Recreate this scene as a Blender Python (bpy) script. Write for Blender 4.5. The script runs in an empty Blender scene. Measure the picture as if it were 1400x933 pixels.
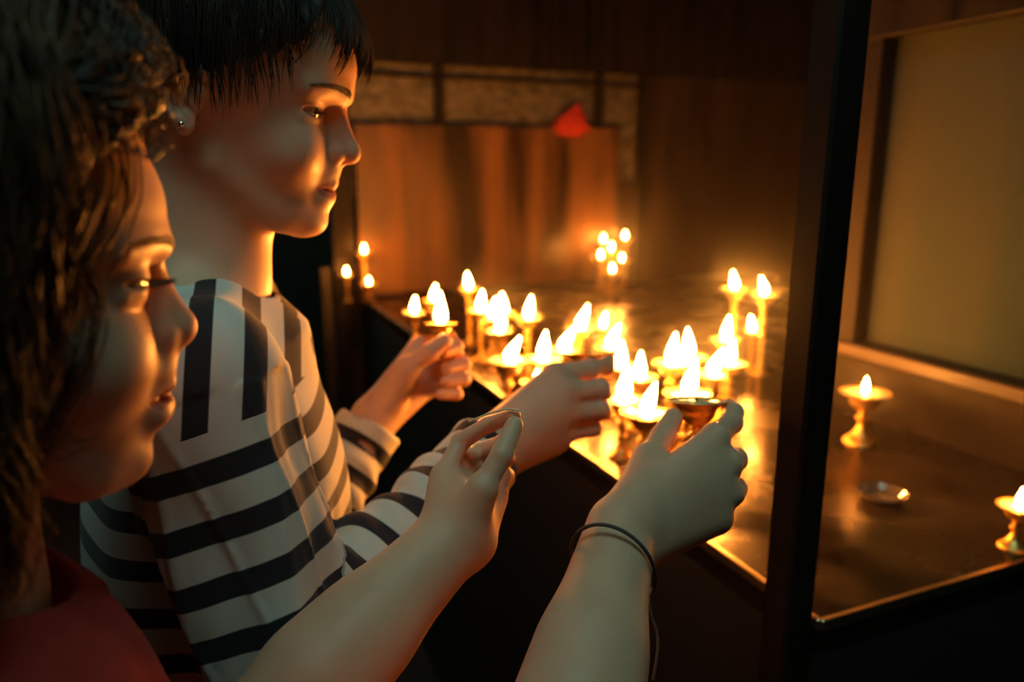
import bpy, math, random
import numpy as np
from mathutils import Vector, Matrix

rng = np.random.default_rng(7)
random.seed(7)
scene = bpy.context.scene
COL = scene.collection

# ------------------------------------------------------------------ camera
F_PX = 1040.0
PITCH = math.radians(12.8)
CAM_H = 1.32
CP, SP = math.cos(PITCH), math.sin(PITCH)
cam_data = bpy.data.cameras.new('camera')
cam = bpy.data.objects.new('camera', cam_data)
COL.objects.link(cam)
cam.location = (0, 0, CAM_H)
cam.rotation_euler = (math.radians(90) - PITCH, 0, 0)
cam_data.sensor_width = 36.0
cam_data.lens = F_PX / 1400 * 36.0
cam_data.clip_start = 0.02
cam_data.dof.use_dof = True
cam_data.dof.focus_distance = 0.48
cam_data.dof.aperture_fstop = 4.0
scene.camera = cam

scene.view_settings.view_transform = 'Standard'
scene.view_settings.look = 'None'
scene.view_settings.exposure = 0.0
scene.view_settings.gamma = 1.0
scene.view_settings.use_curve_mapping = False

FLAME_STRENGTH = 470.0
COOL_POWER = 6.8

world = bpy.data.worlds.new('world')
scene.world = world
world.use_nodes = True
world.node_tree.nodes['Background'].inputs[0].default_value = (0.35, 0.6, 0.55, 1)
world.node_tree.nodes['Background'].inputs[1].default_value = 0.0

# unseen cool fill light added above the viewer to stand for dim daylight
ld = bpy.data.lights.new('cool_fill_light', 'AREA')
ld.shape = 'RECTANGLE'; ld.size = 0.9; ld.size_y = 0.6
ld.energy = COOL_POWER
ld.color = (0.50, 0.95, 0.84)
lo = bpy.data.objects.new('cool_fill_light', ld)
COL.objects.link(lo)
lo.location = (0.02, 0.08, 2.43)
lo.rotation_euler = (Vector((0.0, 0.5, 1.1)) - Vector(lo.location)).to_track_quat('-Z', 'Y').to_euler()

# unseen fill light added at the far left to lift the dark background
ld2 = bpy.data.lights.new('far_fill_light', 'AREA'); ld2.size = 0.7; ld2.energy = 2.5; ld2.color = (0.45, 0.95, 0.75)
lo2 = bpy.data.objects.new('far_fill_light', ld2); COL.objects.link(lo2)
lo2.location = (-1.84, 3.3, 1.7); lo2.rotation_euler = (0, math.radians(-90), 0)

def P(px, py, d):
    """point seen at pixel (px, py) at distance d along the view axis"""
    x = (px - 700.0) / F_PX * d
    u = -(py - 466.5) / F_PX * d
    return np.array([x, d * CP + u * SP, CAM_H + u * CP - d * SP])

TABLE_Z = 0.90

# ------------------------------------------------------------------ materials
def mat(name, color=(0.5, 0.5, 0.5), rough=0.5, metal=0.0, **kw):
    m = bpy.data.materials.new(name)
    m.use_nodes = True
    b = m.node_tree.nodes['Principled BSDF']
    b.inputs['Base Color'].default_value = (*color, 1)
    b.inputs['Roughness'].default_value = rough
    b.inputs['Metallic'].default_value = metal
    for k, v in kw.items():
        b.inputs[k.replace('_', ' ')].default_value = v
    return m

def nodes(m):
    return m.node_tree.nodes, m.node_tree.links, m.node_tree.nodes['Principled BSDF']

def noise_color(m, c1, c2, scale=(8, 8, 8), detail=5, lo=0.35, hi=0.65, bump=0.0, bump_dist=0.002, rough=None, coord='Object'):
    N, L, b = nodes(m)
    tc = N.new('ShaderNodeTexCoord'); mp = N.new('ShaderNodeMapping')
    mp.inputs['Scale'].default_value = scale
    L.new(tc.outputs[coord], mp.inputs['Vector'])
    nz = N.new('ShaderNodeTexNoise'); nz.inputs['Scale'].default_value = 1.0
    nz.inputs['Detail'].default_value = detail
    L.new(mp.outputs[0], nz.inputs['Vector'])
    cr = N.new('ShaderNodeValToRGB')
    cr.color_ramp.elements[0].position = lo; cr.color_ramp.elements[1].position = hi
    cr.color_ramp.elements[0].color = (*c1, 1); cr.color_ramp.elements[1].color = (*c2, 1)
    L.new(nz.outputs['Fac'], cr.inputs[0]); L.new(cr.outputs[0], b.inputs['Base Color'])
    if bump:
        bp = N.new('ShaderNodeBump'); bp.inputs['Strength'].default_value = bump
        bp.inputs['Distance'].default_value = bump_dist
        L.new(nz.outputs['Fac'], bp.inputs['Height']); L.new(bp.outputs[0], b.inputs['Normal'])
    if rough:
        mr = N.new('ShaderNodeMapRange')
        mr.inputs['From Min'].default_value = lo; mr.inputs['From Max'].default_value = hi
        mr.inputs['To Min'].default_value = rough[0]; mr.inputs['To Max'].default_value = rough[1]
        L.new(nz.outputs['Fac'], mr.inputs['Value']); L.new(mr.outputs[0], b.inputs['Roughness'])
    return m

def skin_mat(name, c1, c2):
    m = mat(name, c1, 0.5)
    noise_color(m, c1, c2, (38, 38, 38), 3, 0.3, 0.7, 0.12, 0.0006, (0.44, 0.58))
    N, L, b = nodes(m)
    at = N.new('ShaderNodeAttribute'); at.attribute_name = 'lip'
    mx = N.new('ShaderNodeMix'); mx.data_type = 'RGBA'
    src = b.inputs['Base Color'].links[0].from_socket
    L.new(src, mx.inputs[6]); mx.inputs[7].default_value = (0.50, 0.17, 0.12, 1)
    L.new(at.outputs['Fac'], mx.inputs[0]); L.new(mx.outputs[2], b.inputs['Base Color'])
    b.inputs['Subsurface Weight'].default_value = 0.6
    b.inputs['Subsurface Radius'].default_value = (1.0, 0.32, 0.14)
    b.inputs['Subsurface Scale'].default_value = 0.009
    b.inputs['Specular IOR Level'].default_value = 0.35
    return m

M_skin = skin_mat('skin', (0.64, 0.37, 0.25), (0.70, 0.42, 0.29))
M_skin_g = skin_mat('skin_light', (0.63, 0.37, 0.25), (0.69, 0.42, 0.29))
M_hair = noise_color(mat('dark_brown_hair', rough=0.6, Specular_IOR_Level=0.25), (0.008, 0.005, 0.004), (0.03, 0.017, 0.010), (60, 60, 14), 2)
M_hair_g = noise_color(mat('brown_hair', rough=0.5, Specular_IOR_Level=0.3), (0.02, 0.011, 0.006), (0.13, 0.065, 0.03), (60, 60, 60), 2)
M_eye_w = mat('eye_white', (0.42, 0.38, 0.34), 0.12, 0, Coat_Weight=1.0)
M_iris = mat('iris', (0.03, 0.022, 0.015), 0.08, 0, Coat_Weight=1.0)
M_lash = mat('lash', (0.012, 0.008, 0.006), 0.6)
M_brass = noise_color(mat('brass', rough=0.3, metal=1.0), (0.72, 0.43, 0.10), (0.88, 0.58, 0.17), (60, 60, 60), 4, 0.3, 0.7, 0.1, 0.0008, (0.3, 0.5))
M_brass_old = noise_color(mat('tarnished_brass', rough=0.4, metal=1.0), (0.38, 0.22, 0.07), (0.66, 0.42, 0.15), (60, 60, 60), 4, 0.3, 0.7, 0.15, 0.0008, (0.28, 0.5))
M_butter = mat('melted_butter', (0.88, 0.70, 0.36), 0.15, 0, Subsurface_Weight=0.4)
M_wick = mat('wick', (0.05, 0.035, 0.02), 0.9)
M_flame = bpy.data.materials.new('flame'); M_flame.use_nodes = True
_N = M_flame.node_tree.nodes; _L = M_flame.node_tree.links; _N.clear()
_o = _N.new('ShaderNodeOutputMaterial'); _e = _N.new('ShaderNodeEmission')
_e.inputs[0].default_value = (1.0, 0.32, 0.045, 1); _e.inputs[1].default_value = FLAME_STRENGTH
_L.new(_e.outputs[0], _o.inputs[0])

M_darkwood = noise_color(mat('soot_dark_wood', rough=0.7, Specular_IOR_Level=0.2), (0.005, 0.0032, 0.0025), (0.015, 0.009, 0.006), (30, 30, 3), 6, 0.3, 0.7, 0.35, 0.002, (0.45, 0.7))
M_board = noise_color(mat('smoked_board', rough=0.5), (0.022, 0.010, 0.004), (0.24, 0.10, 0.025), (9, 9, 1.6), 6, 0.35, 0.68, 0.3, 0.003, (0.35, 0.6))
M_wallwood = noise_color(mat('brown_panelling', rough=0.6), (0.016, 0.008, 0.0045), (0.042, 0.020, 0.009), (14, 14, 2), 6, 0.3, 0.7, 0.3, 0.002, (0.4, 0.7))
M_rail = noise_color(mat('rail_wood', rough=0.5), (0.022, 0.012, 0.006), (0.05, 0.027, 0.013), (6, 6, 40), 5, 0.3, 0.7, 0.3, 0.002)
M_tray = noise_color(mat('oily_metal_table', rough=0.25, metal=0.85), (0.04, 0.028, 0.02), (0.17, 0.12, 0.075), (7, 7, 7), 7, 0.3, 0.7, 0.35, 0.004, (0.10, 0.42))
M_lip_metal = mat('metal_edge', (0.55, 0.42, 0.27), 0.35, 1.0)
M_black = mat('black_painted_side', (0.012, 0.009, 0.008), 0.8)
M_plaster = noise_color(mat('grey_panel', rough=0.9, Specular_IOR_Level=0.1), (0.016, 0.036, 0.038), (0.044, 0.046, 0.036), (5, 5, 0.8), 5, 0.3, 0.7, 0.2, 0.002)
M_wall = noise_color(mat('sooty_wall', rough=0.85), (0.035, 0.04, 0.034), (0.07, 0.07, 0.055), (2, 2, 2), 5)
M_floor = noise_color(mat('floor_boards', rough=0.7), (0.03, 0.02, 0.014), (0.07, 0.045, 0.03), (3, 20, 3), 5)
M_red = mat('red_cloth', (0.55, 0.035, 0.02), 0.8)
M_cord = mat('bracelet_cord', (0.07, 0.055, 0.05), 0.8)
M_bead = mat('pale_bead', (0.6, 0.5, 0.4), 0.4)
M_silver = mat('silver', (0.8, 0.8, 0.8), 0.2, 1.0)
M_trousers = noise_color(mat('dark_denim', rough=0.9), (0.010, 0.018, 0.035), (0.03, 0.045, 0.07), (300, 300, 300), 2)
M_shoe = mat('dark_canvas_shoe', (0.03, 0.03, 0.035), 0.7)
M_redshirt = noise_color(mat('dark_red_jersey', rough=0.85), (0.36, 0.028, 0.022), (0.46, 0.04, 0.03), (60, 60, 60), 3, 0.3, 0.7, 0.1, 0.001)
M_taper = mat('pale_taper', (0.75, 0.62, 0.40), 0.5)

# striped jersey: woven stripes from the garment's own stripe coordinate
M_stripe = mat('striped_jersey', rough=0.9)
N, L, b = nodes(M_stripe)
def _at(nm):
    a = N.new('ShaderNodeAttribute'); a.attribute_name = nm; return a.outputs['Fac']
def _pick(msk, a, b_):
    g_ = N.new('ShaderNodeMath'); g_.operation = 'GREATER_THAN'; g_.inputs[1].default_value = 0.0; L.new(msk, g_.inputs[0])
    x_ = N.new('ShaderNodeMix'); L.new(g_.outputs[0], x_.inputs[0]); L.new(a, x_.inputs[2]); L.new(b_, x_.inputs[3]); return x_.outputs[0]
_s = _pick(_at('m_yoke'), _pick(_at('m_arm'), _at('s_trunk'), _at('s_arm')), _at('s_yoke'))
md = N.new('ShaderNodeMath'); md.operation = 'FRACT'; L.new(_s, md.inputs[0])
cr = N.new('ShaderNodeValToRGB')
e = cr.color_ramp.elements
e[0].position = 0.0; e[0].color = (0.58, 0.58, 0.54, 1)
e[1].position = 0.53; e[1].color = (0.58, 0.58, 0.54, 1)
x = e.new(0.56); x.color = (0.010, 0.010, 0.016, 1)
x = e.new(0.97); x.color = (0.010, 0.010, 0.016, 1)
x = e.new(1.0); x.color = (0.58, 0.58, 0.54, 1)
L.new(md.outputs[0], cr.inputs[0]); L.new(cr.outputs[0], b.inputs['Base Color'])
nz = N.new('ShaderNodeTexNoise'); nz.inputs['Scale'].default_value = 700
bp = N.new('ShaderNodeBump'); bp.inputs['Strength'].default_value = 0.15; bp.inputs['Distance'].default_value = 0.0006
tcx = N.new('ShaderNodeTexCoord'); L.new(tcx.outputs['Object'], nz.inputs['Vector'])
L.new(nz.outputs['Fac'], bp.inputs['Height']); L.new(bp.outputs[0], b.inputs['Normal'])
b.inputs['Sheen Weight'].default_value = 0.15

# ------------------------------------------------------------------ mesh helpers
def mesh_np(name, V, quads=None, tris=None, smooth=True):
    me = bpy.data.meshes.new(name)
    V = np.asarray(V, dtype=np.float32)
    me.vertices.add(len(V)); me.vertices.foreach_set('co', V.ravel())
    loops = []; starts = []; n = 0
    if quads is not None and len(quads):
        q = np.asarray(quads, dtype=np.int32)
        loops.append(q.ravel()); starts.append(np.arange(len(q)) * 4); n = len(q) * 4
    if tris is not None and len(tris):
        t = np.asarray(tris, dtype=np.int32)
        loops.append(t.ravel()); starts.append(n + np.arange(len(t)) * 3)
    lp = np.concatenate(loops).astype(np.int32); st = np.concatenate(starts).astype(np.int32)
    me.loops.add(len(lp)); me.loops.foreach_set('vertex_index', lp)
    me.polygons.add(len(st)); me.polygons.foreach_set('loop_start', st)
    me.update(calc_edges=True); me.validate()
    if smooth:
        me.polygons.foreach_set('use_smooth', np.ones(len(me.polygons), dtype=bool))
    return me

def link(name, me, m=None, parent=None, loc=None):
    o = bpy.data.objects.new(name, me)
    COL.objects.link(o)
    if m is not None:
        for mm in (m if isinstance(m, (list, tuple)) else [m]):
            me.materials.append(mm)
    if parent is not None: o.parent = parent
    if loc is not None: o.location = loc
    return o

def tag(o, label=None, cat=None, group=None, kind=None):
    if label: o['label'] = label
    if cat: o['category'] = cat
    if group: o['group'] = group
    if kind: o['kind'] = kind
    return o

def empty(name, loc=(0, 0, 0), rz=0.0):
    o = bpy.data.objects.new(name, None); COL.objects.link(o)
    o.location = loc; o.rotation_euler = (0, 0, rz); o.empty_display_size = 0.02
    return o

class MB:
    def __init__(s): s.v = []; s.f = []
    def add(s, v, f):
        n = len(s.v); s.v += [tuple(x) for x in v]; s.f += [tuple(i + n for i in q) for q in f]
    def box(s, c, size, rz=0.0, bev=0.0):
        c = np.array(c); hx, hy, hz = np.array(size) / 2
        if bev > 0:
            b_ = bev
            ring = [(hx - b_, hy), (hx, hy - b_), (hx, -hy + b_), (hx - b_, -hy), (-hx + b_, -hy), (-hx, -hy + b_), (-hx, hy - b_), (-hx + b_, hy)]
        else:
            ring = [(hx, hy), (hx, -hy), (-hx, -hy), (-hx, hy)]
        n = len(ring); ca, sa = math.cos(rz), math.sin(rz); v = []
        levels = [(-hz, 1), (hz, 1)] if bev == 0 else [(-hz, 0), (-hz + bev, 1), (hz - bev, 1), (hz, 0)]
        for z, full in levels:
            for (x, y) in ring:
                if not full: x -= math.copysign(bev, x) * .7; y -= math.copysign(bev, y) * .7
                v.append(c + np.array([x * ca - y * sa, x * sa + y * ca, z]))
        f = []
        for k in range(len(levels) - 1):
            for i in range(n):
                j = (i + 1) % n
                f.append((k * n + i, (k + 1) * n + i, (k + 1) * n + j, k * n + j))
        f.append(tuple(range(n))); f.append(tuple((len(levels) - 1) * n + i for i in reversed(range(n))))
        s.add(v, f)
    def beam(s, a, b, w, h, bev=0.0):
        """horizontal beam from a to b, width w sideways, height h, a/b on its centre line"""
        a = np.array(a, float); b = np.array(b, float)
        d = b - a; s.box((a + b) / 2, (np.linalg.norm(d), w, h), math.atan2(d[1], d[0]), bev)
    def prism(s, poly, z0, z1):
        n = len(poly)
        v = [(x, y, z0) for x, y in poly] + [(x, y, z1) for x, y in poly]
        f = [(i, (i + 1) % n, n + (i + 1) % n, n + i) for i in range(n)]
        f.append(tuple(reversed(range(n)))); f.append(tuple(range(n, 2 * n)))
        s.add(v, f)
    def build(s, name, m, parent=None, smooth=False, loc=None):
        me = bpy.data.meshes.new(name); me.from_pydata(s.v, [], s.f); me.update()
        if smooth:
            for p_ in me.polygons: p_.use_smooth = True
        return link(name, me, m, parent, loc)

def lathe(profile, seg=32):
    """profile: list of (r, z); returns V, quads"""
    pr = np.array(profile, float); K = len(pr)
    a = np.arange(seg) / seg * 2 * math.pi
    V = np.stack([pr[:, None, 0] * np.cos(a), pr[:, None, 0] * np.sin(a), np.repeat(pr[:, 1:2], seg, 1)], -1).reshape(-1, 3)
    k, i = np.meshgrid(np.arange(K - 1), np.arange(seg), indexing='ij'); j = (i + 1) % seg
    Q = np.stack([k * seg + i, k * seg + j, (k + 1) * seg + j, (k + 1) * seg + i], -1).reshape(-1, 4)
    return V, Q

def smooth_profile(pts, n=6):
    pts = np.array(pts, float); out = []
    for i in range(len(pts) - 1):
        p0 = pts[max(i - 1, 0)]; p1 = pts[i]; p2 = pts[i + 1]; p3 = pts[min(i + 2, len(pts) - 1)]
        for t in np.arange(n) / n:
            out.append(0.5 * ((2 * p1) + (-p0 + p2) * t + (2 * p0 - 5 * p1 + 4 * p2 - p3) * t ** 2 + (-p0 + 3 * p1 - 3 * p2 + p3) * t ** 3))
    out.append(pts[-1]); out = np.array(out)
    return out

def tubes(name, paths, rad, m, parent=None, sides=4):
    """paths (S,K,3), rad (S,K) -> one mesh of thin tubes"""
    paths = np.asarray(paths, float); S, K, _ = paths.shape
    rad = np.broadcast_to(np.asarray(rad, float), (S, K))
    T = np.gradient(paths, axis=1); T /= np.linalg.norm(T, axis=2, keepdims=True) + 1e-12
    up = np.array([0.31, 0.22, 0.93])
    A = np.cross(T, up); A /= np.linalg.norm(A, axis=2, keepdims=True) + 1e-9
    B = np.cross(T, A)
    an = np.arange(sides) / sides * 2 * math.pi
    V = paths[:, :, None, :] + rad[:, :, None, None] * (A[:, :, None, :] * np.cos(an)[None, None, :, None] + B[:, :, None, :] * np.sin(an)[None, None, :, None])
    V = V.reshape(-1, 3)
    s, k, i = np.meshgrid(np.arange(S), np.arange(K - 1), np.arange(sides), indexing='ij')
    j = (i + 1) % sides; base = s * K * sides
    Q = np.stack([base + k * sides + i, base + k * sides + j, base + (k + 1) * sides + j, base + (k + 1) * sides + i], -1).reshape(-1, 4)
    return link(name, mesh_np(name, V, Q), m, parent)

# ------------------------------------------------------------------ implicit modelling
class SDF:
    def __init__(s): s.pr = []
    def add(s, c, R, fn, op='add', k=0.01):
        s.pr.append((np.asarray(c, float), R, fn, op, k)); return s
    def cone(s, a, b, ra, rb, k=0.01, op='add'):
        a = np.asarray(a, float); b = np.asarray(b, float)
        ab = b - a; L2 = ab @ ab + 1e-12
        def fn(p):
            t = np.clip(((p - a) @ ab) / L2, 0, 1)
            return np.linalg.norm(p - a - t[:, None] * ab, axis=1) - (ra + (rb - ra) * t)
        return s.add((a + b) / 2, math.sqrt(L2) / 2 + max(ra, rb), fn, op, k)
    def ell(s, c, r, M=None, k=0.01, op='add'):
        c = np.asarray(c, float); r = np.asarray(r, float)
        def fn(p):
            q = p - c
            if M is not None: q = q @ M
            k0 = np.linalg.norm(q / r, axis=1); k1 = np.linalg.norm(q / (r * r), axis=1) + 1e-9
            return k0 * (k0 - 1) / k1
        return s.add(c, r.max(), fn, op, k)
    def __call__(s, p, near=None, R=0.0):
        out = np.full(len(p), 1.0)
        for (c, r, fn, op, k) in s.pr:
            if near is not None and np.linalg.norm(near - c) - r - R > 0.03 + k: continue
            d = fn(p)
            if op == 'add':
                h = np.clip(0.5 + 0.5 * (out - d) / k, 0, 1); out = out + (d - out) * h - k * h * (1 - h)
            elif op == 'sub':
                h = np.clip(0.5 - 0.5 * (out + d) / k, 0, 1); out = out + (-d - out) * h + k * h * (1 - h)
            else:
                h = np.clip(0.5 - 0.5 * (out - d) / k, 0, 1); out = out + (d - out) * h + k * h * (1 - h)
        return out

def polygonize(f, lo, hi, h, clip=None, disp=None, n=14):
    """sparse surface nets; clip(p)->bool keeps faces whose centre passes"""
    lo = np.asarray(lo, float); hi = np.asarray(hi, float)
    bs = n * h
    nb = np.ceil((hi - lo) / bs).astype(int)
    g = np.stack(np.meshgrid(*[np.arange(k) for k in nb], indexing='ij'), -1).reshape(-1, 3)
    cen = lo + (g + 0.5) * bs
    rb = bs * 0.87
    val = np.concatenate([f(cen[i:i + 20000]) for i in range(0, len(cen), 20000)])
    act = g[np.abs(val) < rb * 1.25 + 0.012]
    ar = np.arange(n + 1)
    loc = np.stack(np.meshgrid(ar, ar, ar, indexing='ij'), -1).reshape(-1, 3)
    BIG = 4096
    def key(c): return (c[:, 0].astype(np.int64) + 8) * BIG * BIG + (c[:, 1] + 8) * BIG + (c[:, 2] + 8)
    VK = []; VP = []; EQ = []
    offs = np.array([[i, j, k] for i in (0, 1) for j in (0, 1) for k in (0, 1)])
    edges = [(a, b_) for a in range(8) for b_ in range(a + 1, 8) if np.abs(offs[a] - offs[b_]).sum() == 1]
    for bl in act:
        base = bl * n
        p = lo + (loc + base) * h
        c = lo + (bl + 0.5) * bs
        v = f(p, c, rb)
        if disp is not None: v = v + disp(p)
        if v.min() > 0 or v.max() < 0: continue
        v = v.reshape(n + 1, n + 1, n + 1)
        s = v < 0
        C = np.stack([v[o[0]:n + o[0], o[1]:n + o[1], o[2]:n + o[2]] for o in offs], -1)
        Sg = C < 0
        ac = Sg.any(-1) & ~Sg.all(-1)
        idx = np.argwhere(ac)
        if not len(idx): continue
        Cv = C[ac]; acc = np.zeros((len(idx), 3)); cnt = np.zeros(len(idx))
        for a, b_ in edges:
            va, vb = Cv[:, a], Cv[:, b_]; mk = (va < 0) != (vb < 0)
            t = np.where(mk, va / np.where(mk, va - vb, 1), 0)
            acc += mk[:, None] * (offs[a] + t[:, None] * (offs[b_] - offs[a])); cnt += mk
        VK.append(key(idx + base)); VP.append(lo + (idx + base + acc / cnt[:, None]) * h)
        for ax in range(3):
            sl1 = [slice(0, n)] * 3; sl2 = [slice(0, n)] * 3; sl2[ax] = slice(1, n + 1)
            s1 = s[tuple(sl1)]; s2 = s[tuple(sl2)]
            e_ = np.argwhere(s1 != s2)
            if not len(e_): continue
            flip = s1[tuple(e_.T)]
            u = (ax + 1) % 3; w = (ax + 2) % 3
            e_ = e_ + base
            def sh(du, dw):
                q = e_.copy(); q[:, u] -= du; q[:, w] -= dw; return key(q)
            q = np.stack([sh(0, 0), sh(1, 0), sh(1, 1), sh(0, 1)], -1)
            q[~flip] = q[~flip][:, ::-1]
            EQ.append(q)
    VK = np.concatenate(VK); VP = np.concatenate(VP); EQ = np.concatenate(EQ)
    od = np.argsort(VK); VK = VK[od]; VP = VP[od]
    ii = np.searchsorted(VK, EQ); ii = np.clip(ii, 0, len(VK) - 1)
    ok = (VK[ii] == EQ).all(1); Q = ii[ok]
    if clip is not None:
        Q = Q[clip(VP[Q].mean(1))]
    used = np.unique(Q); rm = np.zeros(len(VP), int); rm[used] = np.arange(len(used))
    return VP[used], rm[Q]

def frame(yaw, pitch=0.0, roll=0.0):
    """columns: forward, left, up. yaw measured from +X towards +Y, pitch positive = nose down"""
    f = np.array([math.cos(yaw) * math.cos(pitch), math.sin(yaw) * math.cos(pitch), -math.sin(pitch)])
    l = np.array([-math.sin(yaw), math.cos(yaw), 0.0])
    u = np.cross(f, l)
    l2 = l * math.cos(roll) + u * math.sin(roll); u2 = np.cross(f, l2)
    return np.stack([f, l2, u2], 1)

def table1(zs, xs, sm=5):
    z = np.arange(-0.13, 0.14, 0.0005); v = np.interp(z, zs, xs)
    ker = np.ones(2 * sm + 1) / (2 * sm + 1)
    for _ in range(3): v = np.convolve(np.pad(v, sm, 'edge'), ker, 'valid')
    return z, v

# ------------------------------------------------------------------ room, cabinet and table
D1 = np.array([-0.3907, 0.9205]); D2 = np.array([0.9205, 0.3907])     # table edge directions
def ground(px, py, z=TABLE_Z):
    a = P(px, py, 1.0); k = (z - CAM_H) / (a[2] - CAM_H)
    return a[:2] * k
NC = ground(1121, 858)                                  # near corner of the table, at the post
LC = NC + D1 * 2.02                                     # far left corner
GC = NC + D2 * 0.54 + D1 * 0.55
RC = NC + D2 * 0.54 - D1 * 0.0
G2 = GC + D2 * 1.1
FC = LC + D2 * 1.64

mb = MB(); mb.prism([tuple(NC), tuple(RC + D2 * .6), tuple(RC + D2 * .6 + D1 * .55), tuple(G2), tuple(FC), tuple(LC)], TABLE_Z - 0.03, TABLE_Z)
table = empty('altar_table', (NC[0], NC[1], 0))
tag(table, 'large dark oily metal-topped altar table crowded with burning lamps', 'table')
def loc_build(mbx, name, m, parent, smooth=False):
    off = np.array(parent.location)
    mbx.v = [tuple(np.array(v) - off) for v in mbx.v]
    return mbx.build(name, m, parent, smooth)
loc_build(mb, 'table_top', M_tray, table)
mb = MB()
mb.beam((*NC, TABLE_Z + .002), (*LC, TABLE_Z + .002), 0.006, 0.012, .001)
mb.beam((*NC, TABLE_Z + .002), (*(RC + D2 * .6), TABLE_Z + .002), 0.006, 0.012, .001)
loc_build(mb, 'edge_strip', M_lip_metal, table)
mb = MB()
mb.beam((*(NC + D2 * .01), .435), (*(LC + D2 * .01), .435), 0.02, 0.87)
mb.beam((*(NC + D1 * .01), .435), (*(RC + D1 * .01 + D2 * .6), .435), 0.02, 0.87)
loc_build(mb, 'front_panel', M_black, table)

# corner post of the cabinet around the table
post = MB(); pc = ground(1075, 856)
post.box((pc[0], pc[1], 1.25), (0.033, 0.033, 2.5), math.atan2(D1[1], D1[0]), .003)
po = post.build('cabinet_post', M_darkwood)
tag(po, 'near black square wooden post at the corner of the lamp table', 'post')

# back wall of the cabinet, on the far edge of the table
def back_pt(px, off=0.0):
    """point on the back wall plane seen at column px (table height row)"""
    r = P(px, 400, 1.0)[:2]; n = D1
    k = ((LC + D1 * off) @ n) / (r @ n)
    return r * k
def zrow(xy, py):
    """height of the point above ground position xy that appears on row py"""
    t = -(py - 466.5) / F_PX
    # d*CP + u*SP = y with u = t*d
    d = xy[1] / (CP + t * SP)
    return CAM_H + t * d * CP - d * SP
wa, wb = LC - D2 * 0.12, LC + D2 * 2.6
mb = MB()
mb.beam((*(wa + D1 * .05), 0.5), (*(wb + D1 * .05), 0.5), 0.04, 1.0)
_z = zrow(back_pt(850), 250)
mb.beam((*back_pt(826, .05), (1 + _z) / 2), (*back_pt(880, .05), (1 + _z) / 2), 0.04, _z - 1)
mb.beam((*(back_pt(872, .05)), 1.5), (*(wb + D1 * .05), 1.5), 0.04, 1.0)
zt = zrow(back_pt(700), 92)
tag(mb.build('wall_back', M_wallwood), kind='structure')

mb = MB(); mb.beam((*(wa + D1 * .045), (zt + 2.5) / 2), (*(wb + D1 * .045), (zt + 2.5) / 2), 0.045, 2.5 - zt)
tag(mb.build('trim_1', M_darkwood), kind='structure')

# window band above the board
wz0 = zrow(back_pt(700), 185)
win = empty('window_1', (*back_pt(650, .05), wz0)); tag(win, kind='structure')
M_pane = noise_color(mat('wired_glass_pane', rough=0.55), (0.05, 0.045, 0.032), (0.20, 0.17, 0.12), (26, 26, 60), 3, 0.35, 0.65, 0.8, 0.004)
for (a, b_) in ((486, 600), (612, 868)):
    mb = MB(); mb.beam((*back_pt(a, .06), (wz0 + zt) / 2 - .1), (*back_pt(b_, .06), (wz0 + zt) / 2 - .1), 0.008, zt - wz0 + .2)
    loc_build(mb, 'pane', M_pane, win)
mb = MB()
for px_ in (481, 606, 812, 868):
    c = back_pt(px_, .03); mb.box((c[0], c[1], (wz0 + zt) / 2 - .35), (.028, .03, zt - wz0 + .7), math.atan2(D2[1], D2[0]))
loc_build(mb, 'mullion', M_darkwood, win)
mb = MB()
zz = zrow(back_pt(700), 108); mb.beam((*back_pt(486, .035), zz), (*back_pt(868, .035), zz), .012, .012)
loc_build(mb, 'glazing_bar', M_darkwood, win)

# left post of the far cabinet corner
c = LC - D2 * .06 + D1 * .02
mb = MB(); mb.box((c[0], c[1], 1.25), (0.05, 0.05, 2.5), math.atan2(D1[1], D1[0]), .003)
tag(mb.build('cabinet_post', M_darkwood), 'thin dark wooden post at the far left corner behind the striped child', 'post')

# smoked wooden board leaning on the back wall
mb = MB()
a_, b_ = back_pt(494, 0), back_pt(838, 0)
zb1 = zrow((a_ + b_) / 2, 178)
npl = 6
for i in range(npl):
    p0 = a_ + (b_ - a_) * i / npl + (b_ - a_) / npl * .004; p1 = a_ + (b_ - a_) * (i + 1) / npl
    mb.beam((*(p0 - D1 * (.0 + .002 * (i % 2))), (TABLE_Z + zb1) / 2 + .002 * (i % 3) + .01), (*(p1 - D1 * (.002 * (i % 2))), (TABLE_Z + zb1) / 2 + .002 * (i % 3) + .01), .014, zb1 - TABLE_Z, .0015)
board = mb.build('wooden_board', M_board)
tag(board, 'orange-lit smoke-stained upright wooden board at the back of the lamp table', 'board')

# red cloth on top of the board
def blob(name, m, sdf, lo, hi, h, parent=None, disp=None, label=None, cat=None):
    V, Q = polygonize(sdf, lo, hi, h, disp=disp)
    c = V.mean(0); c[2] = V[:, 2].min()
    if parent is None:
        o = link(name, mesh_np(name, V - c, Q), m, None, c)
    else:
        o = link(name, mesh_np(name, V - np.array(parent.location), Q), m, parent)
    if label: tag(o, label, cat)
    return o
rc = np.array([*back_pt(772, -.005), zb1])
s = SDF(); s.ell(rc + [0, 0, .022], (.045, .03, .04), k=.01); s.ell(rc + [.04, .015, .03], (.03, .03, .045), k=.02); s.cone(rc + [.0, 0, .04], rc + [.03, 0, .085], .018, .008, k=.02)
s.cone(rc + [-.04, -.01, .01], rc + [.07, .02, .012], .014, .012, k=.02)
blob('red_cloth', M_red, s, rc - .12, rc + .15, .004, disp=lambda p: .004 * np.sin(p[:, 0] * 160 + 3 * np.sin(p[:, 2] * 90)),
     label='crumpled red cloth lying on the top edge of the wooden board', cat='cloth')

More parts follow.
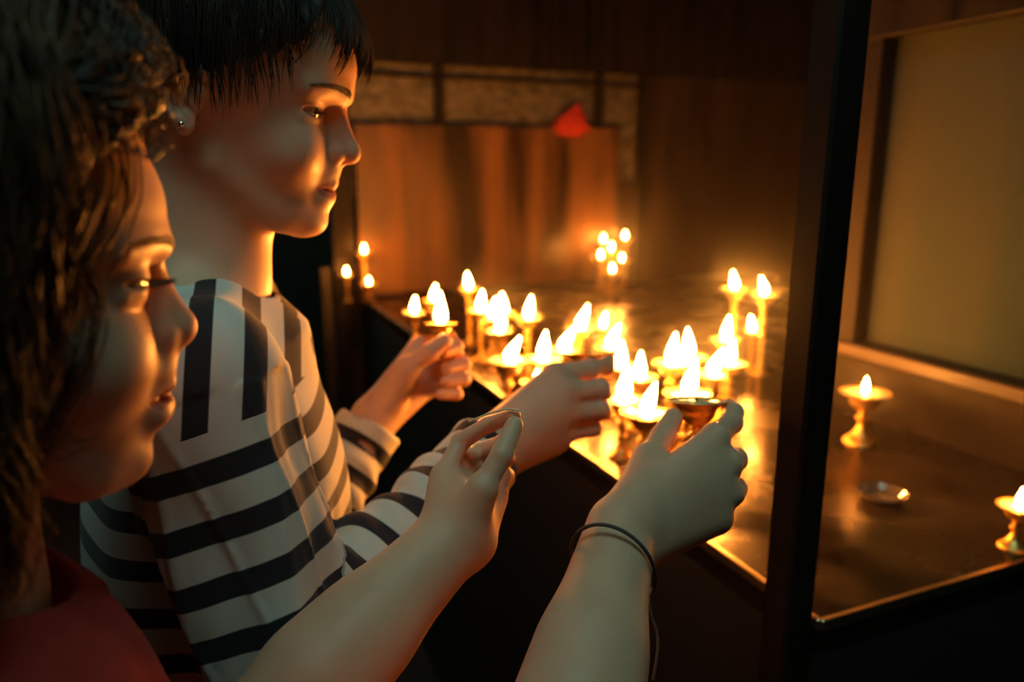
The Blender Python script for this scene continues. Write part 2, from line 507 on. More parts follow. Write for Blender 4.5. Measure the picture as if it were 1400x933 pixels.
# partition on the right with its grey panel
def part_pt(px, off=0.0):
    r = P(px, 500, 1.0)[:2]; n = D2
    q = GC + D2 * off
    return r * ((q @ n) / (r @ n))
ang1 = math.atan2(D1[1], D1[0])
zs = zrow(part_pt(1280), 508)
pa = part_pt(1108); pb = RC + (-D1) * .25
mb = MB(); mb.beam((*(pa + D2 * .02), (zs + TABLE_Z) / 2), (*(pb + D2 * .02), (zs + TABLE_Z) / 2), .03, zs - TABLE_Z)
mb.beam((*(GC + D2 * .02), (TABLE_Z + 2.5) / 2), (*(G2 + D2 * .02), (TABLE_Z + 2.5) / 2), .03, 2.5 - TABLE_Z)
tag(mb.build('wall_right', M_darkwood), kind='structure')
mb = MB(); mb.beam((*(pa + D2 * .03), (zs + 2.5) / 2), (*(pb + D2 * .03), (zs + 2.5) / 2), .01, 2.5 - zs)
win2 = empty('window_2', (*pa, zs)); tag(win2, kind='structure')
loc_build(mb, 'pane', M_plaster, win2)
mb = MB(); mb.beam((*(pa), zs + .004), (*(pb), zs + .004), .05, .022, .003)
loc_build(mb, 'sill_rail', M_rail, win2)
st = part_pt(1152); zt2 = zrow(part_pt(1215, .0), 42)
mb = MB(); mb.box((st[0] + .004, st[1], (zs + 2.5) / 2), (.05, .03, 2.5 - zs), ang1, .002)
mb.beam((*pa, zt2 + .12), (*pb, zt2 + .12), .03, .24, .002)
loc_build(mb, 'window_frame', M_darkwood, win2)

# room shell
X0, X1, Y0, Y1 = -1.9, 3.0, -1.9, 4.6
def wall(name, c, size, m=M_wall):
    mb = MB(); mb.box(c, size); tag(mb.build(name, m), kind='structure')
wall('floor', ((X0 + X1) / 2, (Y0 + Y1) / 2, -.05), (X1 - X0 + .4, Y1 - Y0 + .4, .1), M_floor)
wall('ceiling', ((X0 + X1) / 2, (Y0 + Y1) / 2, 2.55), (X1 - X0 + .4, Y1 - Y0 + .4, .1), M_darkwood)
wall('wall_left', (X0 - .05, (Y0 + Y1) / 2, 1.25), (.1, Y1 - Y0, 2.5))
wall('wall_east', (X1 + .05, (Y0 + Y1) / 2, 1.25), (.1, Y1 - Y0, 2.5))
wall('wall_front', ((X0 + X1) / 2, Y0 - .05, 1.25), (X1 - X0, .1, 2.5))
wall('wall_far', ((X0 + X1) / 2, Y1 + .05, 1.25), (X1 - X0, .1, 2.5))

# ------------------------------------------------------------------ butter lamps
# unit: rim diameter 1, z = 0 at the foot; kinds differ in height/diameter
def lamp_meshes(ratio):
    bh = 0.42                                   # bowl height
    z0 = ratio - bh
    bowl = smooth_profile([(0.0, z0 - .01), (.07, z0), (.16, z0 + .05), (.27, z0 + .16), (.30, z0 + .27), (.37, z0 + .34), (.49, z0 + .40), (.50, z0 + bh), (.475, z0 + bh), (.44, z0 + .385), (.34, z0 + .33), (.27, z0 + .26), (.2, z0 + .2), (.0, z0 + .17)], 4)
    fh = min(.38, z0 * .55)
    foot = smooth_profile([(0, .0), (.32, 0), (.34, .03), (.32, .07), (.24, .13), (.16, fh * .58), (.10, fh * .9), (.08, fh), (0, fh)], 4)
    zs_ = [(0.0, fh - .01), (.08, fh)]
    nk = max(1, int(round((z0 - fh) / .28)))
    for i in range(nk):
        a = fh + (z0 - fh) * i / nk; b2 = fh + (z0 - fh) * (i + 1) / nk; h = b2 - a
        zs_ += [(.075, a + .15 * h), (.085, a + .32 * h), (.14, a + .45 * h), (.145, a + .55 * h), (.085, a + .68 * h), (.075, a + .85 * h)]
    zs_ += [(.075, z0), (0, z0 + .01)]
    stem = smooth_profile(zs_, 3)
    butter = [(0, z0 + .412), (.43, z0 + .408), (.452, z0 + .396), (.40, z0 + .375), (.0, z0 + .36)]
    wick = [(0, z0 + .36), (.022, z0 + .36), (.018, z0 + .46), (0, z0 + .47)]
    out = {}
    for nm, pr, seg in (('bowl', bowl, 36), ('foot', foot, 32), ('stem', stem, 24), ('butter', butter, 32), ('wick', wick, 8)):
        pr = np.array(pr); pr[:, 0] = np.maximum(pr[:, 0], 0)
        V, Q = lathe(pr, seg); out[nm] = mesh_np(nm, V, Q)
    return out
KINDS = {r: lamp_meshes(r) for r in (1.1, 1.5, 2.1, 2.8)}
for r, d in KINDS.items():
    for nm in ('bowl', 'foot', 'stem'): d[nm].materials.append(M_brass if r != 1.5 else M_brass_old)
    d['butter'].materials.append(M_butter); d['wick'].materials.append(M_wick)
fp = smooth_profile([(0, 0), (.22, .05), (.30, .2), (.27, .4), (.16, .68), (.05, .92), (0, 1.0)], 3)
fp[:, 0] = np.maximum(fp[:, 0], 0)
V, Q = lathe(fp, 12); FLAME_ME = mesh_np('flame', V, Q); FLAME_ME.materials.append(M_flame)

def make_lamp(ratio, base, D, label, group='butter lamps burning on the table', fl=None, tilt=(0, 0), rot=None, plain=False):
    """ratio: height / rim diameter; fl: flame height in metres, or None for an unlit lamp"""
    t = empty('butter_lamp', base); tag(t, label, 'oil lamp', group)
    t.scale = (D, D, D)
    if rot is not None: t.rotation_euler = rot
    for nm in ('foot', 'stem', 'bowl', 'butter', 'wick'):
        o = bpy.data.objects.new(nm, KINDS[ratio][nm]); COL.objects.link(o); o.parent = t
    if fl:
        o = bpy.data.objects.new('flame', FLAME_ME); COL.objects.link(o); o.parent = t
        o.location = (0, 0, ratio - .42 + .43)
        w = fl * .72 / D
        o.scale = (w, w, fl * 1.10 / D); o.rotation_euler = (tilt[0], tilt[1], 0)
    return t

# (kind, rim column, rim row, rim width px, flame height, tilt, label)
LAMPS = [
 (1.5, 566, 427, 34, .034, .1, 'small brass lamp just left of and behind the lamp in the far raised hand'),
 (2.1, 592, 410, 30, .034, .2, 'brass lamp whose flame shows highest above the lamp in the far raised hand'),
 (2.8, 641, 394, 28, .034, -.1, 'tall slim brass lamp standing alone behind the left end of the cluster'),
 (2.1, 657, 424, 34, .040, .1, 'leftmost brass lamp of the dense flaming row at the back of the cluster'),
 (1.5, 673, 436, 36, .042, .2, 'second brass lamp in the dense flaming back row, partly hidden by its neighbours'),
 (2.1, 689, 428, 34, .040, -.1, 'third brass lamp in the dense flaming back row'),
 (1.5, 684, 452, 38, .042, .1, 'brass lamp directly in front of the dense flaming back row'),
 (2.1, 722, 434, 40, .040, .15, 'brass lamp with wide rim at the right end of the flaming back row'),
 (1.5, 694, 492, 60, .040, .5, 'wide brass lamp with a long slanting flame between the two raised hands'),
 (1.5, 742, 490, 52, .044, .1, 'brass lamp with tall flame left of the slanting flame above the middle hand'),
 (1.5, 768, 478, 46, .044, .5, 'brass lamp with slanting flame directly above the middle hand'),
 (1.1, 733, 520, 44, .020, .1, 'low brass lamp with short round flame just above the knuckles of the middle hand'),
 (2.1, 792, 448, 42, .042, .35, 'brass lamp with a single clear pointed flame at the middle back of the cluster'),
 (2.1, 824, 446, 36, .026, .2, 'brass lamp with a short flame right of the single pointed flame'),
 (1.5, 833, 474, 44, .042, .4, 'brass lamp with leaning flame above the fingertips of the middle hand'),
 (1.5, 849, 500, 48, .040, .0, 'brass lamp with upright flame just right of the middle hand fingertips'),
 (1.5, 875, 515, 50, .038, .0, 'brass lamp with a clean narrow flame in the centre of the cluster'),
 (1.5, 852, 546, 56, .046, .1, 'front brass lamp with tall flame beside the little finger of the middle hand'),
 (1.5, 882, 564, 68, .040, .3, 'frontmost wide brass lamp, left of the bowl in the nearest hand'),
 (2.1, 918, 490, 50, .044, .1, 'left of the twin tall flames behind the bowl in the nearest hand'),
 (2.1, 942, 488, 50, .042, -.1, 'right of the twin tall flames behind the bowl in the nearest hand'),
 (1.5, 940, 538, 64, .046, .2, 'wide brass lamp directly behind the bowl in the nearest hand'),
 (2.1, 972, 506, 44, .040, .4, 'brass lamp with leaning flame right of the twin flames'),
 (2.8, 992, 464, 42, .036, .1, 'tall brass lamp below the left one of the two tallest lamps'),
 (2.1, 998, 488, 46, .036, .1, 'brass lamp with gold stem in the right part of the cluster'),
 (2.8, 1005, 394, 40, .034, -.2, 'left one of the two tallest brass lamps beside the dark post'),
 (2.8, 1046, 402, 40, .034, -.3, 'right one of the two tallest brass lamps beside the dark post'),
 (2.1, 1029, 452, 26, .030, -.2, 'small brass lamp with flared foot below the two tallest lamps'),
 (1.1, 1183, 536, 66, .021, .0, 'lone brass lamp standing right of the dark post'),
 (1.1, 1394, 692, 56, .020, .0, 'brass lamp cut off by the right edge of the view'),
]
def lamp_fit(ratio, px, py, w):
    k = -(P(px, py, 1.0)[2] - CAM_H)
    d = (CAM_H - TABLE_Z) / (ratio * w / F_PX + k)
    D = w * d / F_PX
    p = P(px, py, d)
    return np.array([p[0], p[1], TABLE_Z]), D
placed = []
for (r, px, py, w, fl, tl, lab) in LAMPS:
    b_, D = lamp_fit(r, px, py, w)
    # keep feet apart
    for _ in range(30):
        moved = False
        for (q, dq) in placed:
            dv = b_[:2] - q[:2]; dist = np.linalg.norm(dv); need = .47 * (D + dq)
            if dist < need:
                ray = b_[:2] / np.linalg.norm(b_[:2]); sgn = 1 if dv @ ray >= 0 else -1
                b_ = b_ + np.array([*(ray * sgn * .006), 0]); moved = True
        if not moved: break
    placed.append((b_, D))
    make_lamp(r, b_, D, lab, fl=fl, tilt=(0, tl))
# far lamps on the rear edge of the table
for (px_, hh, w_, r, lab, fl, back) in ((500, 345, 24, 2.8, 'tall narrow brass lamp burning at the far left corner of the table', .022, -.05),
        (475, 375, 15, 2.1, 'short lit brass lamp at the far left corner, half behind the post', .02, -.05),
        (823, 330, 26, 2.8, 'left front lamp of the far tight group on the rear edge', .022, -.05),
        (852, 326, 26, 2.8, 'right lamp of the far tight group on the rear edge', .024, -.04),
        (834, 342, 26, 2.1, 'middle low lamp of the far tight group on the rear edge', .024, -.12),
        (820, 352, 24, 1.5, 'left lamp in the middle tier of the far tight group on the rear edge', .022, -.16),
        (849, 356, 24, 1.5, 'right lamp in the middle tier of the far tight group on the rear edge', .020, -.16),
        (836, 371, 24, 1.1, 'lowest lamp in front of the far tight group on the rear edge', .022, -.24),
        (505, 388, 20, 1.1, 'tiny lit lamp at the foot of the tall narrow lamp in the far left corner', .018, -.10)):
    xy = back_pt(px_, back); top = zrow(xy, hh); H = top - TABLE_Z
    make_lamp(r, (xy[0], xy[1], TABLE_Z), H / r, lab, fl=fl or None, group='lamps on the rear edge of the table')

# small glass dish on the right of the post
c = ground(1205, 684)
V, Q = lathe(smooth_profile([(0, .001), (.018, .001), (.024, .005), (.029, .011), (.030, .012), (.026, .006), (.02, .004), (0, .004)], 4), 32)
M_glass = mat('dark_glass', (0.25, 0.2, 0.15), 0.05, 0, Transmission_Weight=0.6)
o = link('glass_dish', mesh_np('glass_dish', V, Q), M_glass, None, (c[0], c[1], TABLE_Z))
tag(o, 'small dark glass dish on the table right of the post', 'dish')

# ------------------------------------------------------------------ people
EX = {True: (.0690, .0015), False: (.0645, -.001)}
def head_sdf(S, O, M, sc, prof, girl):
    """adds the head to S. local: x forward, y left, z up; z=0 eye level, x=0 ear axis"""
    def T(l): return O + M @ (np.asarray(l, float) * sc)
    def cone(a, b_, ra, rb, k=.01, op='add'): S.cone(T(a), T(b_), ra * sc, rb * sc, k * sc, op)
    def ell(c, r, k=.01, op='add', R=None):
        MM = M if R is None else M @ R
        S.ell(T(c), np.array(r) * sc, MM, k * sc, op)
    def rot_y(a): return np.array([[math.cos(a), 0, math.sin(a)], [0, 1, 0], [-math.sin(a), 0, math.cos(a)]])
    def rot_z(a): return np.array([[math.cos(a), -math.sin(a), 0], [math.sin(a), math.cos(a), 0], [0, 0, 1]])
    ell((-.003, 0, .034), (.090 if girl else .0945, .0745, .083), k=.02)
    zt_, xt = table1(*prof)
    zw, wt = table1([-.105, -.095, -.08, -.06, -.04, -.02, 0, .02, .05], [.030, .035, .0425, .051, .057, .0605, .062, .063, .060])
    zc, ct = table1([-.10, -.06, 0, .05], [.030, .016, .004, .0])
    pn = np.array([.40, 0, -.917])                       # under the jaw
    pq = np.array([.0715, 0, -.1005])
    def loft(p):
        q = ((p - O) @ M) / sc
        xf = np.interp(q[:, 2], zt_, xt); w = np.interp(q[:, 2], zw, wt); xc = np.interp(q[:, 2], zc, ct)
        dx = q[:, 0] - xc; a = np.where(dx > 0, xf - xc, .055)
        pw = 2.25
        g_ = (np.abs(dx / a) ** pw + np.abs(q[:, 1] / w) ** pw) ** (1 / pw) + 1e-6
        d = np.hypot(dx, q[:, 1]) * (1 - 1 / g_)
        d = np.where(g_ < .3, -.03, d)
        for n_, q0 in ((np.array([-.48, 0, -.877]), np.array([.062, 0, -.0970])), (np.array([0, 0, 1.0]), np.array([0, 0, .045]))):
            c = (q - q0) @ n_; h = np.clip(.5 - .5 * (d - c) / .014, 0, 1)
            d = d + (c - d) * h + .014 * h * (1 - h)
        return d * sc
    S.add(T((.03, 0, -.03)), .115 * sc, loft, 'add', .014 * sc)
    # chin and jaw
    ex, ez = EX[girl]
    ell((.073 if girl else .0760, 0, -.0865), (.0145, .017, .0115), k=.012)
    for s_ in (-1, 1):
        cone((.012, s_ * .049, -.053), (.058, s_ * .025, -.084), .009, .009, k=.016)
        ell((.058, s_ * .034, -.033), (.025, .022, .024) if girl else (.023, .020, .022), k=.016)
        ell((.0925, s_ * .029, .002), (.0145, .015, .0125), k=.012, op='sub')
        ell((.088, s_ * .0125, .001), (.010, .006, .010), k=.010, op='sub')
        cone((.0865, s_ * .012, .0155), (.069, s_ * .045, .014), .0055, .004, k=.012)
        # lids over the eyeball
        ell((ex, s_ * .031, ez), (.0136, .0140, .0126), k=.004)
        cone((ex + .0102, s_ * .024, ez - .0075), (ex + .0017, s_ * .043, ez - .0065), .0024, .002, k=.006)
        ell((ex + .0120, s_ * .0345, ez - (.0014 if girl else .0006)), (.0105, .0150, .0019 if girl else .0036), k=.0015, op='sub', R=rot_z(s_ * .25))
        # ear
    nose = prof_nose_g if girl else prof_nose_b
    cone((.0800, 0, 0), (.0900, 0, -.0240), .0080, .0095, k=.008)
    cone(*nose['bridge'], k=.010)
    ell(nose['tip'][:3], (nose['tip'][3],) * 3, k=.006)
    cone(nose['tip'][:3], nose['col'], nose['tip'][3] * .55, .0045, k=.005)
    for s_ in (-1, 1):
        ax, az = nose['ala']
        ell((ax, s_ * .0098, az), (.0082, .0058, .0066), k=.005)
        cone((.0800, s_ * .0055, -.002), (ax + .001, s_ * .0085, az + .004), .0055, .0058, k=.007)
        ell((ax + .0065, s_ * .0052, az - .0058), (.0052, .0026, .0040), k=.0012, op='sub')
    # philtrum, lips, mouth
    mx = nose['mouth']; mz = nose['mz']
    ell((mx - .010, 0, mz + .013), (.0115, .015, .012), k=.010)
    ell((mx - .010, 0, mz - .008), (.0105, .016, .009), k=.010)
    for s_ in (-1, 1):
        mw = nose['mw']; md_ = nose['md']
        cone((mx - .0040, s_ * .004, mz + .0050), (mx - md_, s_ * mw, mz + .0000), .0048, .0022, k=.0035)
        cone((mx - .0060, s_ * .0, mz - .0056), (mx - md_ - .0005, s_ * (mw - .001), mz - .0012), .0060, .0024, k=.0035)
        cone((mx + .004, 0, mz), (mx - .4 * md_ + .001, s_ * mw * .6, mz), nose['gap'], nose['gap'] * .9, k=.0018, op='sub')
        cone((mx - .4 * md_ + .001, s_ * mw * .6, mz), (mx - md_ + .0022, s_ * (mw + .0015), mz - .0010), nose['gap'] * .9, .0007, k=.0018, op='sub')
        # ears: helix rim, concha, lobe
        y0 = s_ * .0690; pts = []
        for a in np.linspace(-2.0, 2.5, 14):
            pts.append((-.012 - .0145 * math.sin(a * .62 + .25) + .003, y0 + s_ * (.006 + .004 * math.cos(a * .5)), -.002 + .0265 * math.cos(a * .72 - .2) * 1.0))
        ell((-.008, y0, -.002), (.0135, .0045, .024), k=.004, R=rot_y(-.2))
        arc = [(.004, .006), (.003, .018), (-.006, .026), (-.018, .025), (-.025, .014), (-.026, .0), (-.020, -.014), (-.010, -.026)]
        for i in range(len(arc) - 1):
            cone((arc[i][0], y0 + s_ * .006, arc[i][1] - .002), (arc[i + 1][0], y0 + s_ * .006, arc[i + 1][1] - .002), .0034, .0034, k=.003)
        ell((-.005, y0 + s_ * .003, -.030), (.0075, .0038, .0085), k=.005)
        ell((-.008, y0 + s_ * .0065, -.006), (.0085, .0045, .012), k=.003, op='sub')
        ell((.003, y0 + s_ * .002, -.006), (.004, .004, .006), k=.003)
    return T

prof_nose_g = dict(bridge=((.0835, 0, .006), (.0995, 0, -.0205), .0055, .0066), tip=(.0985, 0, -.0238, .0083), col=(.0895, 0, -.0300), ala=(.0885, -.0268),
                   mouth=.0975, mz=-.0550, gap=.0024, mw=.0165, md=.0150)
prof_nose_b = dict(bridge=((.0845, 0, .005), (.1005, 0, -.0220), .0052, .0060), tip=(.1015, 0, -.0262, .0080), col=(.0895, 0, -.0335), ala=(.0890, -.0300),
                   mouth=.0945, mz=-.0575, gap=.0010, mw=.0200, md=.0190)
PROF_G = ([-.105, -.0985, -.0895, -.080, -.070, -.060, -.050, -.040, -.030, -.020, -.010, 0, .008, .014, .021, .035, .05],
          [.060, .074, .0845, .0870, .0855, .087, .088, .089, .0885, .0865, .0845, .0845, .0865, .0895, .0915, .0895, .087])
PROF_B = ([-.105, -.0985, -.0895, -.080, -.070, -.060, -.050, -.040, -.030, -.020, -.010, 0, .008, .014, .021, .035, .05],
          [.062, .078, .0885, .0900, .0870, .0865, .087, .088, .0875, .0860, .0840, .0840, .0860, .0895, .0925, .0925, .091])

def hand(S, wrist, mcps, fingers, thumb, sc=1.0, k=.010):
    wrist = np.asarray(wrist); mcps = [np.asarray(m_) for m_ in mcps]; mean = sum(mcps) / 4
    wr = [wrist + (m_ - mean) * .42 for m_ in mcps]
    for i in range(4):
        S.cone(wr[i], mcps[i], .0125 * sc, .0100 * sc, k=k * sc)
        if i < 3:
            S.cone((wr[i] + wr[i + 1]) / 2, mcps[i] * .5 + mcps[i + 1] * .5 + (wrist - mean) * .1, .0135 * sc, .0092 * sc, k=k * sc)
    fr = [.0082, .0084, .0080, .0072]
    for i in range(4):
        ch = [mcps[i]] + [np.asarray(j) for j in fingers[i]]; r = fr[i] * sc
        S.cone(ch[0], ch[1], r * 1.12, r * .98, k=.005 * sc)
        S.cone(ch[1], ch[2], r * 1.0, r * .88, k=.0025 * sc)
        S.cone(ch[2], ch[3], r * .90, r * .76, k=.0025 * sc)
        S.ell(ch[1], (r * 1.04,) * 3, k=.003 * sc)
    t = [np.asarray(j) for j in thumb]
    S.cone(wrist * .55 + t[0] * .45, t[1], .0150 * sc, .0115 * sc, k=.012 * sc)
    S.cone(t[0], t[1], .0150 * sc, .0108 * sc, k=.010 * sc)
    S.cone(t[1], t[2], .0104 * sc, .0092 * sc, k=.004 * sc)
    S.cone(t[2], t[3], .0094 * sc, .0078 * sc, k=.003 * sc)

def forearm(S, elbow, wrist, re, rw, across, k=.02):
    """across: unit vector of the hand's breadth at the wrist"""
    elbow = np.asarray(elbow); wrist = np.asarray(wrist); a = np.asarray(across) / np.linalg.norm(across)
    S.cone(elbow, elbow * .4 + wrist * .6, re, re * .80, k=k)
    for s_ in (-1, 1):
        S.cone(elbow * .55 + wrist * .45 + a * s_ * .005, wrist + a * s_ * .008, re * .8, rw * .82, k=k)

def snap(S, T, M, off, pts, axis, lift, sc):
    """slide head-space points along an axis until they lie on the skin"""
    sh = pts.shape; p = T_many(T, pts.reshape(-1, 3)) + off; a = M[:, axis[0]] * axis[1]
    for _ in range(40):
        d = S(p); p = p - a * (d - lift)[:, None] * .8
    return (p - off).reshape(sh)
def T_many(T, q):
    o0 = T((0, 0, 0)); B = np.stack([T((1, 0, 0)) - o0, T((0, 1, 0)) - o0, T((0, 0, 1)) - o0], 0)
    return q @ B + o0

def eyes(T, M, O, sc, parent, gaze, S, girl):
    ex, ez = EX[girl]; off = np.array(parent.location)
    for s_ in (-1, 1):
        c = T((ex, s_ * .031, ez)); r = .0122 * sc
        seg, rg = 32, 24
        a = np.linspace(0, math.pi, rg + 1)
        g_ = M @ (np.array(gaze) / np.linalg.norm(gaze))
        pr = [(math.sin(x_) * r, -math.cos(x_) * r) for x_ in a]
        V, Q = lathe(pr, seg)
        # cornea bulge
        up = V[:, 2] / r; V = V * (1 + .06 * np.clip((up - .88) / .12, 0, 1))[:, None]
        q = Vector((0, 0, 1)).rotation_difference(Vector(g_)).to_matrix()
        V = V @ np.array(q).T + c
        me = mesh_np('eyeball', V, Q)
        ob = link('eyeball', me, [M_eye_w, M_iris], parent)
        zc = np.array([(np.array(p_.center) - c) @ g_ / r for p_ in me.polygons])
        mi = (zc > .82).astype(np.int32); me.polygons.foreach_set('material_index', mi)
        # lashes on the upper lid
        n = 34 if girl else 26; K = 6; paths = np.zeros((n, K, 3))
        for i in range(n):
            u = i / (n - 1); yy = s_ * (.0215 + .021 * u); ang = (u - .5) * 2.0
            x0 = ex + .0142 * math.cos(ang * .85); z0 = ez + .0005 - .0014 * abs(u - .45) * 2
            ln = (.0085 if girl else .0065) + .002 * u
            for k_ in range(K):
                t = k_ / (K - 1)
                paths[i, k_] = T((x0 + ln * t * math.cos(ang * .5), yy + s_ * ln * t * math.sin(ang * .5), z0 - .0025 * t + .0035 * t * t))
        tubes('eyelashes', paths, np.linspace(.00034 if girl else .00020, .00006, K)[None] * sc, M_lash, parent, 3)
        # eyebrow
        n = 130; K = 4; paths = np.zeros((n, K, 3))
        for i in range(n):
            u = rng.random(); yy = s_ * (.010 + .036 * u); jz = (rng.random() - .5) * .005 * (1 - .5 * u)
            x0 = .0915 - 9.5 * max(abs(yy) - .008, 0) ** 2 * 1.15; z0 = .0150 + .0025 * math.sin(u * 2.6) + jz
            for k_ in range(K):
                t = k_ / (K - 1) * .008
                y2 = yy + s_ * t * .85
                x2 = .0915 - 9.5 * max(abs(y2) - .008, 0) ** 2 * 1.15
                paths[i, k_] = (.125, y2, z0 + .0015 + t * (.4 - .7 * u))
        tubes('eyebrow', snap(S, T, M, off, paths, (0, 1), .0004, sc), np.linspace(.00016 if girl else .0003, .00008, K)[None] * sc, M_hair_g if girl else M_hair, parent, 3)

def ellipt_surface(T, dirs, lift):
    """point on the lifted cranium for unit directions (N,3) in head space"""
    c = np.array([-.003, 0, .034]); r = np.array([.0945, .0745, .083])
    t = 1 / np.linalg.norm(dirs / r, axis=-1, keepdims=True)
    return c + dirs * (t + np.asarray(lift)[..., None])

def world_mesh(name, V, Q, m, parent):
    off = np.array(parent.location)
    return link(name, mesh_np(name, np.asarray(V) - off, Q), m, parent)

# ---- the child in the striped shirt ---------------------------------------------------
BS = 1.0
B_yaw = math.radians(5); B_pitch = math.radians(12.5)
B_M = frame(B_yaw, B_pitch, math.radians(0))
B_nas = P(468, 150, .605)
B_O = B_nas - B_M @ (np.array([.0895, 0, .006]) * BS)
B_TM = frame(math.radians(20))                       # torso frame
bf, bl, bu = B_TM[:, 0], B_TM[:, 1], B_TM[:, 2]
B_neck = B_O - np.array([0, 0, 1]) * .155 - bf * .040
B_sh_r = B_neck - bl * .145 - bu * .045 + bf * .005
B_sh_l = B_neck + bl * .145 - bu * .045 + bf * .02
B_wr_r = P(668, 618, .70)
B_el_r = P(395, 905, .52)
B_wr_l = P(508, 578, .86)
B_el_l = P(395, 760, .80)
B_pelv = np.array([B_neck[0] - .01, B_neck[1] + .0, 0.78])

body = SDF()
T_b = head_sdf(body, B_O, B_M, BS, PROF_B, False)
body.cone(T_b((-.022, 0, -.035)), B_neck + bf * .0 + bu * .0, .047, .050, k=.02)
body.cone(T_b((.004, 0, -.055)), B_neck + bf * .028 + bu * .01, .034, .036, k=.02)
chest_c = B_neck - bu * .17 + bf * .012
body.ell(chest_c, (.085, .130, .165), B_TM, k=.03)
body.ell(B_neck - bu * .34, (.078, .118, .14), B_TM, k=.03)
for sh, el, wr, ac in ((B_sh_r, B_el_r, B_wr_r, None), (B_sh_l, B_el_l, B_wr_l, None)):
    body.cone(B_neck - bu * .01, sh, .035, .040, k=.03)
    body.cone(sh, el, .040, .033, k=.02)
BR_m = [P(758, 514, .745), P(772, 538, .735), P(771, 566, .735), P(763, 594, .742)]
BL_m = [P(572, 473, .912), P(582, 493, .920), P(583, 514, .918), P(577, 535, .908)]
forearm(body, B_el_r, B_wr_r, .034, .024, BR_m[0] - BR_m[3])
forearm(body, B_el_l, B_wr_l, .034, .024, BL_m[0] - BL_m[3])
hand(body, B_wr_r, BR_m,
     [[P(806, 505, .765), P(828, 502, .790), P(832, 494, .808)],
      [P(820, 533, .750), P(826, 536, .778), P(806, 538, .795)],
      [P(820, 560, .750), P(824, 562, .775), P(803, 562, .790)],
      [P(809, 585, .758), P(813, 586, .778), P(794, 584, .790)]],
     [P(702, 585, .745), P(738, 545, .780), P(768, 520, .805), P(786, 508, .822)], 1.22)
body.cone(P(680, 630, .715), P(755, 606, .745), .014, .012, k=.015)
hand(body, B_wr_l, BL_m,
     [[P(612, 462, .915), P(624, 474, .892), P(606, 482, .872)],
      [P(622, 485, .925), P(634, 498, .900), P(610, 504, .878)],
      [P(626, 507, .920), P(634, 519, .895), P(609, 522, .874)],
      [P(616, 530, .910), P(624, 539, .888), P(602, 540, .870)]],
     [P(534, 545, .862), P(556, 504, .852), P(586, 482, .850), P(607, 466, .856)], 1.12)

boy = empty('person', (B_pelv[0], B_pelv[1], 0))
tag(boy, 'dark-haired child in a black and white striped shirt holding out small bowls over the lamps', 'person')
def body_mesh(S, parent, lo, hi, zcut, head, h1, h2):
    head = np.asarray(head); near = lambda p: np.hypot(p[:, 0] - head[0], p[:, 1] - head[1]) < .155
    l1 = np.array([max(lo[0], head[0] - .16), max(lo[1], head[1] - .16), zcut - .01]); h1_ = np.array([head[0] + .16, head[1] + .16, head[2] + .15])
    V1, Q1 = polygonize(S, l1, h1_, h1, clip=lambda p: (p[:, 2] > zcut) & near(p))
    V2, Q2 = polygonize(S, lo, (hi[0], hi[1], zcut + .12), h2, clip=lambda p: (p[:, 2] < zcut + .0015) | ~near(p))
    V = np.concatenate([V1, V2]); Q = np.concatenate([Q1, Q2 + len(V1)])
    return V, Q
allb = np.array([B_el_r, B_el_l, B_wr_r, B_wr_l, *BR_m, *BL_m, B_O, B_sh_l, B_sh_r])
lo = allb.min(0) - .12; hi = allb.max(0) + .14; lo[2] = .86
V, Q = body_mesh(body, boy, lo, hi, B_neck[2] - .0, B_O, .0011, .0018)
o = world_mesh('body', V, Q, M_skin, boy)

def paint_lips(o, T, M, O, sc, nose):
    me = o.data; n = len(me.vertices)
    c = np.empty(n * 3, dtype=np.float32); me.vertices.foreach_get('co', c); c = c.reshape(-1, 3) + np.array(o.parent.location)
    q = ((c - O) @ M) / sc
    mz, mx, mw, md_ = nose['mz'], nose['mouth'], nose['mw'], nose['md']
    y = np.abs(q[:, 1]) / (mw + .0015)
    cur = np.sqrt(np.clip(1 - y ** 2, 0, 1))
    up = mz + .0056 * cur; dn = mz - .0088 * cur
    a = np.clip((up - q[:, 2]) / .0012, 0, 1) * np.clip((q[:, 2] - dn) / .0012, 0, 1) * (q[:, 0] > mx - md_ - .004) * (q[:, 0] < mx + .02) * (y < 1)
    at = me.attributes.new('lip', 'FLOAT', 'POINT'); at.data.foreach_set('value', a.astype(np.float32))
paint_lips(o, T_b, B_M, B_O, BS, prof_nose_b)
BODY_B = o

def T_rel(T, parent):
    off = np.array(parent.location)
    return lambda l: T(l) - off
eyes_T = T_rel(T_b, boy)
def eyes_rel(T, M, sc, parent, gaze, S, girl):
    off = np.array(parent.location); eyes(lambda l: T(l) - off, M, None, sc, parent, gaze, S, girl)
eyes_rel(T_b, B_M, BS, boy, (1, 0, -.25), body, False)

